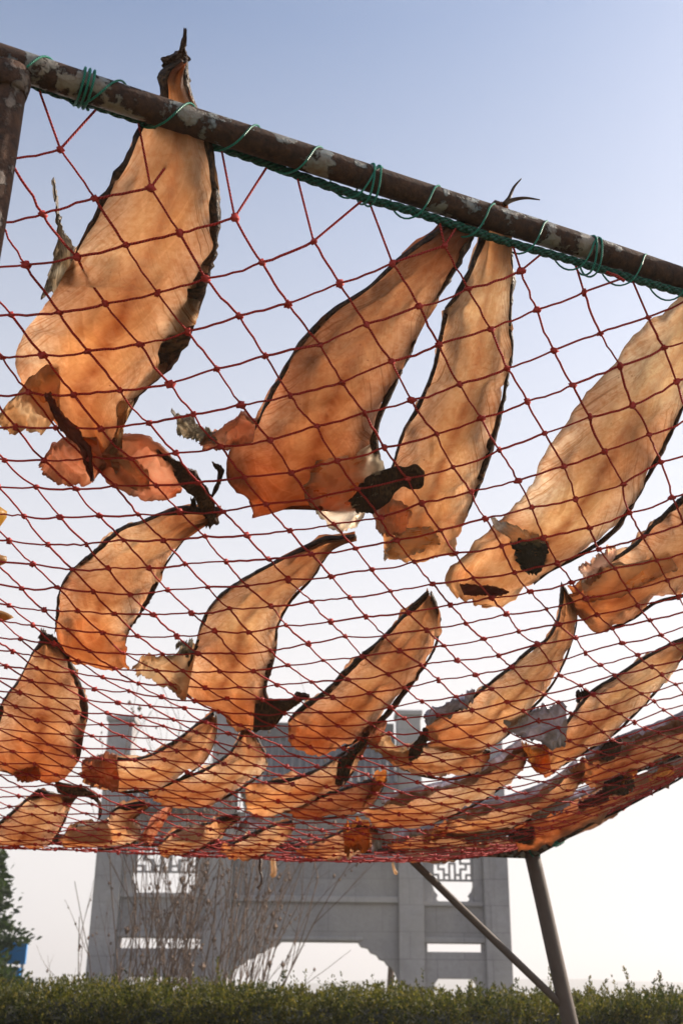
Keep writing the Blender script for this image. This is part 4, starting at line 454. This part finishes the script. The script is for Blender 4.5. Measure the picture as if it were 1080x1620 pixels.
# ------------------------------------------------------------------ hedge
hd = empty('clipped_hedge', (.2, 5.9, 0)); tag(hd, 'low clipped evergreen hedge with sunlit tips running across the foot of the picture', 'hedge')
def htop(x, y): return 1.15+.03*noise.noise((x*2.2, y*2, 0))+.035*noise.noise((x*6, y*5, 4))+.02*noise.noise((x*15, y*12, 7))-.006*x
m = MB(); nx, ny = 60, 7; V = []; F = []
for i in range(nx):
    x = -3.6+7.8*i/(nx-1)
    for j, (yy, zz) in enumerate([(5.52, 0), (5.50, .6), (5.54, 1.0), (5.66, 1.07), (6.1, 1.07), (6.3, .95), (6.32, 0)]):
        V.append((x, yy+.04*noise.noise((x*5, zz*5, 1)), zz+(htop(x, yy)-1.115 if zz > .5 else 0)-.02))
for i in range(nx-1):
    for j in range(6): F.append((i*7+j, i*7+j+1, (i+1)*7+j+1, (i+1)*7+j))
m.add(V, F); m.build('dark_core', simple('hedge_core', (.012, .016, .008), (.03, .03, .012), 20, 1, .8, .03), hd, False, (.2, 5.9, 0))  # dark solid core added inside the leaves to block light
m = MB(); PP = []; DD = []
for q in range(6500):
    x = rng.uniform(-2.9, 3.3); front = rng.random() < .42
    if front: y = rng.uniform(5.42, 5.56); z = rng.uniform(.86, 1.09)
    else: y = rng.uniform(5.46, 6.3); z = htop(x, y)-.07
    d = np.array([rng.normal(0, .28), (-.8 if front else -.1)+rng.normal(0, .25), rng.uniform(.6, 1)]); d /= np.linalg.norm(d)
    k = 26; L = rng.uniform(.05, .12)*(1.4 if rng.random() < .08 else 1)
    tt = rng.uniform(0, 1, k); p = np.array([x, y, z])+d*(tt*L)[:, None]+rng.normal(0, .012, (k, 3))*(1.1-tt[:, None]); PP.append(p); DD.append(np.tile(d, (k, 1)))
for (x, L) in ((-2.0+.02, .1), (.77, .10), (1.02, .16), (1.22, .09), (1.36, .13), (.62, .08), (-.55, .14), (-1.2, .09), (1.5, .1), (-.9, .07), (.2, .06), (-.25, .1), (.42, .05)):
    y = rng.uniform(5.55, 6.); base = np.array([x, y, htop(x, y)-.02]); d = np.array([rng.normal(0, .12), 0, 1.]); k = 60
    tt = rng.uniform(0, 1, k); PP.append(base+d*(tt*L)[:, None]+rng.normal(0, .007, (k, 3))*(1.15-tt[:, None])); DD.append(np.tile(d, (k, 1)))
leaf_cloud(m, np.vstack(PP), np.vstack(DD), .0165, rng, .5, .22); m.build('foliage', M['hedge_leaf'], hd, False, (.2, 5.9, 0))
# ------------------------------------------------------------------ bare shrubs
TW = simple('dry_twig', (.19, .13, .095), (.11, .075, .055), 30, .9)
def shrub(cx, cy, n, lean, hgt, spread, label, seed):
    rg = random.Random(seed); root = empty('bare_shrub', (cx, cy, 0)); tag(root, label, 'shrub', 'leafless shrubs behind the hedge')
    m = MB(); bd = MB()
    def bud(p, r): 
        bd.add([(p[0]+r*a, p[1]+r*b, p[2]+r*1.5*c) for a, b, c in ((1, 0, 0), (-1, 0, 0), (0, 1, 0), (0, -1, 0), (0, 0, 1), (0, 0, -1))], [(0, 2, 4), (2, 1, 4), (1, 3, 4), (3, 0, 4), (2, 0, 5), (1, 2, 5), (3, 1, 5), (0, 3, 5)])
    def twig(p, d, L, r, lvl):
        P = [np.array(p)]; d = np.array(d, float); k = 7
        for i in range(k):
            d = d+np.array([rg.gauss(0, .07), rg.gauss(0, .07), rg.gauss(0, .03)+.015]); d /= np.linalg.norm(d); P.append(P[-1]+d*L/k)
        m.tube(P, np.linspace(r, r*.45, k+1), 5, False)
        if lvl < 2:
            for i in range(2, k+1):
                if rg.random() < (.55 if lvl == 0 else .4):
                    e = d+np.array([rg.gauss(0, .4), rg.gauss(0, .4), rg.uniform(0, .3)]); e /= np.linalg.norm(e); twig(P[i], e, L*rg.uniform(.2, .42), r*.5, lvl+1)
        for i in range(3, k+1):
            if rg.random() < .15: bud(P[i]+np.array([rg.gauss(0, .006), 0, 0]), rg.uniform(.006, .012))
        if rg.random() < .12: bud(P[-1], rg.uniform(.014, .024))
    for q in range(n):
        a = rg.uniform(-1, 1); d = (lean+a*spread, rg.gauss(0, .12), 1.); nn = math.sqrt(sum(c*c for c in d))
        twig((cx+a*.16+rg.gauss(0, .04), cy+rg.gauss(0, .07), 0), [c/nn for c in d], hgt*rg.uniform(.7, 1.1), rg.uniform(.0045, .0085), 0)
    m.build('stems', TW, root, False, (cx, cy, 0)); tag(bd.build('buds', TW, root, False, (cx, cy, 0)), kind='stuff')
shrub(-1.50, 9.0, 28, .02, 2.45, .16, 'upright leafless shrub in front of the left lattice window of the archway', 1)
shrub(-1.0, 9.1, 44, .14, 2.5, .22, 'densest leafless shrub, stems fanning right across the middle opening of the archway', 2)
shrub(-2.06, 9.4, 6, .06, 1.55, .2, 'thin sparse leafless shrub against white sky just left of the archway', 3)
# ------------------------------------------------------------------ drying rack
NL, NR, FR, FL = [np.array(p) for p in ((-5.14, 13.21, 13.15), (23.15, 26.35, 13.15), (9.05, 54.5, 6.1), (-20.9, 49.0, 6.05))]
G0 = -CZ/U
rack = empty('drying_rack', wpos([-5.1, 13.3, G0]).tolist()); RO = wpos([-5.1, 13.3, G0]); tag(rack, 'rusty pipe drying rack with flaking pale paint holding the net of fish', 'drying rack')
def pipe(name, a, b, r, mat, n=24, k=20, wob=.006):
    a = np.array(a, float); b = np.array(b, float); L = np.linalg.norm(b-a); n = max(6, int(L/.7)); P = [a+(b-a)*i/n+np.array([noise.noise((i*.15, 0, r)), noise.noise((i*.15, 5, r)), noise.noise((i*.15, 9, r))])*.04 for i in range(n+1)]
    m = MB(); m.tube(wpos(P), r*U, k); return m.build(name, mat, rack, True, RO)
RP = M['rusty_pipe']
ex = (NR-NL)/np.linalg.norm(NR-NL)
pipe('rail', NL-ex*.9, NR+ex*.3, .235, RP); pipe('rail', FL, FR, .22, RP); pipe('side_rail', NR, FR, .22, RP); pipe('side_rail', NL-ex*.55+np.array([0, .2, -.02]), FL, .22, RP)
pipe('leg', NL+np.array([.0, .05, -.1]), (-5.2, 13.29, G0), .25, M['rusty_leg']); pipe('leg', NR, (23.6, 26., G0), .27, RP)
pipe('leg', FR+np.array([0, 0, .0]), (12.6, 54.6, G0), .36, M['worn_post']); pipe('leg', FL, (-23.5, 49.3, G0), .36, M['worn_post'])
pipe('brace', (3.2, 53.4, 5.8), (10.15, 54.5, -.5), .17, M['worn_post'])
m = MB(); m.tube(wpos([(-5.17, 13.25, 12.55), (-5.16, 13.25, 12.8), (-5.14, 13.23, 13.0)]), [.3*U, .33*U, .30*U], 18); m.build('weld_collar', M['rusty_leg'], rack, True, RO)
# ------------------------------------------------------------------ net
kn = np.array([[a, b, x, y] for (a, b), (x, y) in KNOT.items()])
def shift(a, b):
    d2 = (kn[:, 0]-a)**2+(kn[:, 1]-b)**2; i = d2.argmin()
    if d2[i] < .01: return kn[i, 2:]
    w_ = np.exp(-d2/1.5)
    return (w_[:, None]*kn[:, 2:]).sum(0)/(w_.sum()+.25)
rg = np.random.default_rng(3); node = {}; ropeends = []
for a in range(-40, 30):
    for b in range(-3, 60):
        u, w_ = b-a, a+b
        if 0 <= u <= 70 and -1 <= w_ <= 38:
            dx, dy = shift(a, b)+(rg.normal(0, .05, 2) if (a, b) not in KNOT else 0)
            if u == 70: dx = dy = 0
            node[(a, b)] = S(a+dx, b+dy)+np.array([0, 0, rg.normal(0, .02)])
rpl = np.array([[-5.87, 13.01, 13.1], [-4.86, 13.66, 13.12], [-4.14, 14.01, 13.12], [-3.1, 14.5, 13.1], [-1.78, 15.1, 13.05], [-1.04, 15.44, 13.0], [-0.28, 15.69, 12.88], [0.39, 15.96, 12.83], [1.07, 16.19, 12.8], [1.77, 16.52, 12.8], [2.98, 17.07, 12.78], [4.25, 17.63, 12.8], [5.59, 18.22, 12.8], [6.71, 18.69, 12.8], [9.25, 19.81, 12.85], [14.2, 22.1, 12.85], [22.8, 26.0, 12.95]])
rdn = spl(rpl, 900)
def beyond(P):
    i = ((rdn[:, :2]-P[:2])**2).sum(1).argmin(); T_ = rdn[min(i+1, 899)]-rdn[max(i-1, 0)]; v = P-rdn[i]
    return (T_[0]*v[1]-T_[1]*v[0]) < 0, rdn[i]
for lev in (0, -1, -2, -3):
    for w_ in range(-1, 39):
        if (w_-lev) % 2: continue
        a, b = (w_-lev)//2, (w_+lev)//2
        par = [q for q in ((a-1, b), (a, b+1)) if q in node and not node.get(('r',)+q)]
        if lev < 0 and not par: continue
        if lev == 0: P = node[(a, b)]
        else:
            cand = [2*node[q]-node[q2] for q, q2 in (((a-1, b), (a-2, b)), ((a, b+1), (a, b+2))) if q in node and q2 in node]
            P = .7*np.mean(cand, axis=0)+.3*S(a, b) if cand else S(a, b)
        bey, c = beyond(P)
        if bey or lev == -3:
            for k_, q in enumerate(par):      # strand ends on the rope
                d = node[q]; e = P; lo, hi = 0., 1.
                for _ in range(20):
                    md = (lo+hi)/2
                    if beyond(d+(e-d)*md)[0]: hi = md
                    else: lo = md
                x = d+(e-d)*lo; x = x.copy(); x[2] = beyond(x)[1][2]-.03
                ropeends.append((d, x))
            node.pop((a, b), None)
        else: node[(a, b)] = P
net = empty('fishing_net', wpos(S(0, 20)).tolist()); NO = wpos(S(0, 20)); tag(net, 'red knotted diamond mesh net stretched over the rack, sagging under the fish', 'net')
m = MB(); kk = MB()
bmk = bmesh.new(); bmesh.ops.create_icosphere(bmk, subdivisions=2, radius=1); kv = np.array([v.co[:] for v in bmk.verts]); kf = [tuple(v.index for v in f.verts) for f in bmk.faces]; bmk.free()
for (a, b), p in node.items():
    for da, db in ((1, 0), (0, 1)):
        q = node.get((a+da, b+db))
        if q is None: continue
        L = np.linalg.norm(q-p); n = 6 if p[1] < 30 else 4; tt = np.linspace(0, 1, n+1)
        sag = rg.uniform(.0, .05); side = rg.normal(0, .02)
        P = p+(q-p)*tt[:, None]+np.outer(4*tt*(1-tt), np.array([side, side*.5, -sag]))+rg.normal(0, .008, (n+1, 3))*(np.minimum(tt, 1-tt) > .01)[:, None]
        m.tube(wpos(P), .0215*U*rg.uniform(.85, 1.2), 6, False)
    u = b-a
    sc3 = np.array([.075, .062, .058])*rg.uniform(.8, 1.2, 3)*rg.uniform(.85, 1.2); ang = rg.uniform(0, 6.28); ca, sa = math.cos(ang), math.sin(ang)
    V = kv*(1+.26*np.sin(kv[:, [1]]*7+kv[:, [0]]*4+ang)+.16*np.sin(kv[:, [2]]*9+ang*3))*sc3; V = V @ np.array([[ca, -sa, 0], [sa, ca, 0], [0, 0, 1]]).T
    kk.add(wpos(V+p+np.array([0, 0, -.01])), kf)
for p, q in ropeends:
    tt = np.linspace(0, 1, 5); m.tube(wpos(p+(q-p)*tt[:, None]), .021*U, 6, False)
m.build('mesh_strands', M['red_twine'], net, True, NO)
tag(kk.build('knots', M['red_twine'], net, True, NO), kind='stuff')
m = MB()
for p, q in (((5.0, 17.9, 12.72), (5.35, 17.95, 12.55)), ((-9.2, 27.9, 8.3), (-9.25, 27.9, 7.55))):
    m = MB(); p = np.array(p); q = np.array(q); m.tube(wpos([p, (p+q)/2+[.03, 0, .02], q]), .03*U, 6); m.build('loose_end', M['red_twine'], net, True, NO)
# ------------------------------------------------------------------ rope and lashing cord
rp = np.array([[-5.87, 13.01, 13.1], [-4.86, 13.66, 13.12], [-4.14, 14.01, 13.12], [-3.1, 14.5, 13.1], [-1.78, 15.1, 13.05], [-1.04, 15.44, 13.0], [-0.28, 15.69, 12.88], [0.39, 15.96, 12.83], [1.07, 16.19, 12.8], [1.77, 16.52, 12.8], [2.98, 17.07, 12.78], [4.25, 17.63, 12.8], [5.59, 18.22, 12.8], [6.71, 18.69, 12.8], [9.25, 19.81, 12.85], [14.2, 22.1, 12.85], [22.8, 26.0, 12.95]])
rs = spl(rp, 420); T = np.gradient(rs, axis=0); T /= np.linalg.norm(T, axis=1, keepdims=True)
A = np.cross(T, [0, 0, 1.]); A /= np.linalg.norm(A, axis=1, keepdims=True); B = np.cross(T, A)
m = MB(); Ln = np.concatenate([[0], np.cumsum(np.linalg.norm(np.diff(rs, axis=0), axis=1))])
for s_ in range(3):
    ph = Ln*8.5+s_*2*math.pi/3
    m.tube(wpos(rs+.040*(A*np.cos(ph)[:, None]+B*np.sin(ph)[:, None])), .047*U, 8, True)
ro = wpos(rp[1]); tag(m.build('green_rope', M['green_rope'], None, True, ro.tolist()), 'thick dark green twisted rope under the near rail, carrying the edge of the net', 'rope')
def lash(t0, t1, pitch, ph0, rr):
    """helix round the near rail (t measured along it), loose enough to take the rope in"""
    n = int((t1-t0)/pitch*26)+8; tt = np.linspace(t0, t1, n); P = []
    X = ex; Yv = np.cross([0, 0, 1.], X); Zv = np.cross(X, Yv)
    for i, t_ in enumerate(tt):
        ph = ph0-2*math.pi*(t_-t0)/pitch
        c = NL+X*t_
        rope_drop = np.interp(c[0], rp[:, 0], rp[:, 2])-13.15
        k = max(0, -math.sin(ph)); r_ = rr+.02*noise.noise((t_*3, 0, 0))
        cc, ss = math.cos(ph), math.sin(ph)
        rz = r_+(max(0., -rope_drop-.0)*.85 if ss < 0 else 0)
        P.append(c+Yv*cc*(r_+(.12 if cc > 0 and ss < 0 else 0))+Zv*ss*rz)
    return np.array(P)
m = MB()
P = lash(-.6, 13.6, 1.16, 1.9, .25); m.tube(wpos(P), .018*U, 6)
P = lash(13.6, 31., 1.3, 1.9, .25); m.tube(wpos(P), .018*U, 6)
for t0 in (1.02, 6.05, 10.75, 16.5, 22.): 
    m.tube(wpos(lash(t0, t0+.24, .075 if t0 < 2 else .12, .3, .262)), .02*U, 6)
tag(m.build('lashing_cord', M['green_cord'], None, True, ro.tolist()), 'thin teal green cord spiralling round the rusty rail and lashing the rope to it', 'cord')
fo = wpos(FR); cl = empty('corner_lashing', fo.tolist()); tag(cl, 'green cord bound round the far right corner of the rack above the leaning post', 'cord')
for cpt, ax, n in ((FR, FR-NR, 5), (FR+(NR-FR)*.06, FR-NR, 4), (FR+(NR-FR)*.2, FR-NR, 3), (FR+(FL-FR)*.12, FR-FL, 3)):
    ax = ax/np.linalg.norm(ax); A_ = np.cross(ax, [0, 0, 1.]); A_ /= np.linalg.norm(A_); B_ = np.cross(ax, A_); m = MB()
    tt = np.linspace(0, n*2*math.pi, n*16); m.tube(wpos(cpt-ax*.3+np.outer(tt/(2*math.pi)*.13, ax)+.27*(np.outer(np.cos(tt), A_)+np.outer(np.sin(tt), B_))), .03*U, 6)
    m.build('winding', M['green_cord'], cl, True, fo)
# ------------------------------------------------------------------ fish
def strip(stn, h_add, curl, thick, ns, nc, seed, rag=.0, tiprag=.0, wr=.02, belly=0., vlim=(0, 1), hmin=.04):
    """lofts stations (aL,bL,aR,bR,hL,hR) into a closed, slightly rumpled slab lying on the net. returns V, F, UV"""
    Q = spl(stn, ns); vs = np.linspace(vlim[0], vlim[1], nc); so = seed*13.7
    bot = np.zeros((ns, nc, 3)); top = np.zeros((ns, nc, 3)); UVb = np.zeros((ns, nc, 2))
    for i in range(ns):
        s_ = i/(ns-1); q = Q[i]
        l = q[:2]; r = q[2:4]; wd = np.linalg.norm(r-l)+1e-6
        fq = (14, 38) if ns > 46 else (4, 11)
        jl = rag*(noise.noise((s_*fq[0], so, 0))+.6*noise.noise((s_*fq[1], so, 3))); jr = rag*(noise.noise((s_*fq[0], so, 7))+.6*noise.noise((s_*fq[1], so, 9)))
        v2 = vs.copy(); v2 = v2+jl*(1-vs)**2/max(wd, .5)+jr*vs**2/max(wd, .5)
        ab = l+(r-l)*v2[:, None]
        if tiprag:
            d = (Q[min(i+1, ns-1)]-Q[max(i-1, 0)])[:4]; d = (d[:2]+d[2:])/2; d = d/(np.linalg.norm(d)+1e-9)
            for j in range(nc): ab[j] += d*tiprag*(noise.noise((vs[j]*3.2, so, 1))+.5*noise.noise((vs[j]*9, so, 5))+.25*noise.noise((vs[j]*24, so, 9)))*max(0, s_-.6)/.4
        hb = q[4]+(q[5]-q[4])*vs
        e = np.abs(2*vs-1)
        P = S(ab[:, 0], ab[:, 1]); N = Nn(ab[:, 0], ab[:, 1])
        ripple = np.array([wr*(noise.noise((s_*7+so, v*4, 0))+.6*noise.noise((s_*17+so, v*9, 2)))+.5*wr*noise.noise((s_*45, v*5, so)) for v in vs])
        ripple = ripple+wr*.5*math.sin(s_*9+so)*np.sin(vs*5+so)+wr*.8*np.array([max(0, noise.noise((s_*5+v*3, v*2.5-s_*2, so+31))) for v in vs])
        h = hb+h_add+curl*e**4+ripple*(1+1.3*e)-belly*(1-e*e)*min(1, wd/2)
        h = np.where((h < hmin) & (hb > -.05), hmin+.25*(np.tanh((h-hmin)*3)+0)*0+.012*np.abs(ripple/wr) if wr else hmin, h)
        th = thick*(.25+.75*(1-e**2.5))*min(1, .25+wd*.8)*(.6+.4*math.sin(math.pi*min(1, s_*1.2+.1)))
        bot[i] = P+N*h[:, None]; top[i] = P+N*(h+th)[:, None]; UVb[i, :, 0] = s_; UVb[i, :, 1] = vs
    V = np.concatenate([bot.reshape(-1, 3), top.reshape(-1, 3)]); n0 = ns*nc; F = []; UV = []
    g = lambda i, j: i*nc+j
    uvf = lambda L: [tuple(UVb[i, j]) for i, j in L]
    for i in range(ns-1):
        for j in range(nc-1):
            L = [(i, j), (i, j+1), (i+1, j+1), (i+1, j)]
            F.append(tuple(g(*x) for x in L)); UV.append(uvf(L)); F.append(tuple(g(*x)+n0 for x in L[::-1])); UV.append(uvf(L[::-1]))
    for i in range(ns-1):
        for j in (0, nc-1):
            L = [(i, j), (i+1, j)]; F.append((g(i, j), g(i+1, j), g(i+1, j)+n0, g(i, j)+n0)); UV.append(uvf(L)+uvf(L[::-1]))
    for j in range(nc-1):
        for i in (0, ns-1):
            L = [(i, j), (i, j+1)]; F.append((g(i, j), g(i, j+1), g(i, j+1)+n0, g(i, j)+n0)); UV.append(uvf(L)+uvf(L[::-1]))
    return wpos(V), F, UV
def rim_strip(stn, side, wfrac, sil, ns, seed, s1=.86):
    """dark curled skin along one side: runs from a little outside the flesh to wfrac inside, clamps over both faces"""
    Q = spl(stn, ns); so = seed*7.3+side*3; rows = []; UVr = []
    for i in range(int(ns*s1)):
        s_ = i/(ns-1); q = Q[i]; l, r = (q[:2], q[2:4]) if side == 0 else (q[2:4], q[:2]); hh = q[4] if side == 0 else q[5]
        wd = np.linalg.norm(r-l)+1e-6; d = (r-l)/wd
        taper = min(1, (s1-s_)/.12); j = noise.noise((s_*22, so, 0))+.7*noise.noise((s_*60, so, 3))
        out = (1 if seed < 5 else .6)*(.02+.085*abs(j)*max(0, .7+1.6*noise.noise((s_*5, so, 21))))*min(1, wd)*taper; inn = max(.02, 1.15*wfrac*wd*min(1.25, max(.10, .62+1.3*noise.noise((s_*4, so, 8))+.6*noise.noise((s_*21, so, 5))))*(1 if seed < 5 else .62))*taper
        if s_ < .12: inn = max(inn, wd*.42*(1-s_/.12)**.7)
        wv = .03*noise.noise((s_*30, so, 12))
        a0, a1, a2 = l-d*out, l+d*inn*.35, l+d*inn
        row = []
        for (ab, dh, th) in ((a0, sil+.03+wv, .05), (a1, sil*.55+wv*.5-.01, .12 if seed < 5 else .09), (a2, sil*.15-.006, .08)):
            P = S(ab[0], ab[1]); N = Nn(ab[0], ab[1]); row.append((P+N*(hh+dh), P+N*(hh+dh+th)))
        rows.append(row)
        UVr.append(s_)
    n = len(rows); V = []; F = []; UV = []
    for row in rows: V += [row[0][0], row[1][0], row[2][0], row[2][1], row[1][1], row[0][1]]
    vv = [0, .5, 1, 1, .5, 0]
    for i in range(n-1):
        for k in range(6):
            k2 = (k+1) % 6; F.append((i*6+k, i*6+k2, (i+1)*6+k2, (i+1)*6+k)); UV.append([(UVr[i], vv[k]), (UVr[i], vv[k2]), (UVr[i+1], vv[k2]), (UVr[i+1], vv[k])])
    F += [(0, 1, 2, 3, 4, 5), tuple((n-1)*6+k for k in range(5, -1, -1))]; UV += [[(0, 0)]*6]*2
    return wpos(V), F, UV
EX_NAME = {'tail': 'tail', 'gill_flap': 'gill_flap', 'gill_arch': 'gill_arch', 'cheek': 'cheek', 'head': 'head', 'jaw': 'jaw', 'tendon': 'tendon', 'fin': 'fin', 'gill': 'gill', 'mouth': 'mouth', 'skin_flap': 'skin_flap'}
GRP = 'split fish drying on the net'
for fi, f in enumerate(FISH):
    st = np.array(f['st']); h0 = f['h']; mid = st[len(st)//2]
    org = wpos(S((mid[0]+mid[2])/2, (mid[1]+mid[3])/2))
    root = empty('dried_fish', org.tolist()); tag(root, f['label'], 'dried fish', GRP)
    big = st[:, 1].mean()-st[:, 0].mean() < 30
    ns, nc = (84, 33) if big else (52, 21)
    near = fi < 4
    m = MB(); m.add(*strip(st, .05, f['curl'], .17 if near else .15, ns, nc, fi+1, .07*f['jag'], .30, .085*(1+.6*(f['jag']-1)), .0, (0, 1), .09))
    m.build('flesh', flesh_mat('flesh_%d' % fi, f['tone'], f['pale'], fi), root, True, org)
    # stations for the rim sit on the edge height
    se = st.copy(); se[:, 4] += f['curl']; se[:, 5] += f['curl']
    if f['rl'] > 0: m = MB(); m.add(*rim_strip(se, 0, max(f['rl'], f['silver']), .22 if f['silver'] else .0, ns, fi+1, f['s1'])); m.build('skin_edge', M['silver' if f['silver'] else 'rim'], root, True, org)
    m = MB(); m.add(*rim_strip(se, 1, f['rr'], 0, ns, fi+1)); m.build('skin_edge', M['rim'], root, True, org)
    for ei, (nm, mt, es) in enumerate(f['extras']):
        m = MB(); m.add(*strip(np.array(es), .07 if mt not in ('skin', 'mouth') else .03, -.05 if nm in ('head', 'cheek') else .03, (.34 if nm in ('head', 'cheek') else .16) if mt != 'fin' else .035, 46, 25, fi*9+ei+50, .13, .10, .045 if mt in ('skin', 'gill', 'mouth') else .075, .0, (0, 1), .036)); m.build(EX_NAME[nm], M[mt], root, True, org)
    if fi == 2:   # two dry prongs above the rail
        m = MB()
        b0 = wpos(S((st[0][0]+st[0][2])/2, (st[0][1]+st[0][3])/2)+Nn(*((st[0][:2]+st[0][2:4])/2))*st[0][4])
        for dv in (((0, 0, 0), (.008, .0, .012), (.016, -.004, .030), (.028, -.008, .044)), ((0, 0, 0), (.014, 0, .008), (.034, .0, .012), (.058, .004, .012))):
            P = spl(np.array(dv)+b0, 14); m.tube(P, np.linspace(.0042, .001, 14), 6)
        m.build('tail', M['skin'], root, True, org)
    if fi == 0:
        m = MB(); b0 = None
# ------------------------------------------------------------------ small scraps
def blob(name, mat, P, rad, seed, label, cat, group=None):
    rg_ = random.Random(seed); m = MB(); V = kv.copy()
    V = V*(1+.18*np.sin(V[:, [0]]*5+seed)+.12*np.cos(V[:, [2]]*8+seed*2)); V = V*np.array(rad)
    o_ = wpos(P); m.add(wpos(V+np.array(P)), kf)
    return tag(m.build(name, mat, None, True, o_.tolist()), label, cat, group)
blob('dried_scrap', M['yellow'], (-7.95, 23.65, 9.95), (.36, .3, .28), 1, 'bright yellow rounded lump at the left edge, topmost of the three scraps on the net', 'scrap')
blob('dried_scrap', M['ochre'], (-8.28, 25.26, 9.5), (.27, .2, .17), 2, 'small mustard brown scrap at the left edge, between the yellow lump and the rusty one', 'scrap')
blob('dried_scrap', M['ochre'], (-8.9, 27.78, 8.88), (.36, .25, .16), 3, 'flattened rusty orange scrap at the left edge, lowest of the three on the net', 'scrap')
def drip(name, mat, pts, rr, label):
    m = MB(); P = spl(np.array(pts, float), 12); m.tube(wpos(P), np.array(np.interp(np.linspace(0, 1, 12), np.linspace(0, 1, len(rr)), rr))*U, 7); tag(m.build(name, mat, None, True, wpos(pts[0]).tolist()), label, 'scrap')
drip('hanging_scrap', M['skin'], [(-3.12, 47.5, 5.05), (-3.15, 47.5, 4.6), (-3.05, 47.5, 4.3), (-3.1, 47.5, 4.0), (-3.2, 47.5, 3.85)], [.08, .05, .04, .05, .10], 'thin dark strip dangling below the middle of the lowest row of fish')
drip('hanging_scrap', M['pale'], [(-2.66, 47.9, 5.1), (-2.62, 47.9, 4.75), (-2.6, 47.9, 4.5), (-2.7, 47.9, 4.35)], [.1, .12, .13, .07], 'stubby pale scrap dangling just right of the thin dark strip')
drip('hanging_scrap', M['pale'], [(2.3, 49.2, 5.1), (2.34, 49.2, 4.9), (2.42, 49.2, 4.7), (2.5, 49.2, 4.66)], [.05, .06, .09, .05], 'tiny curled scrap dangling below the net near the diagonal brace')

# ------------------------------------------------------------------ sea haze
m = MB(); m.box((0, 400, 19), (2400, 1400, 40)); hm = bpy.data.materials.new('haze'); hm.use_nodes = True; nt = hm.node_tree; nt.nodes.remove(nt.nodes['Principled BSDF'])
pv = nt.nodes.new('ShaderNodeVolumePrincipled'); pv.inputs['Color'].default_value = (.95, .95, .97, 1); pv.inputs['Density'].default_value = .0022; pv.inputs['Anisotropy'].default_value = .3
nt.links.new(pv.outputs[0], nt.nodes['Material Output'].inputs['Volume']); tag(m.build('haze', hm), kind='stuff')
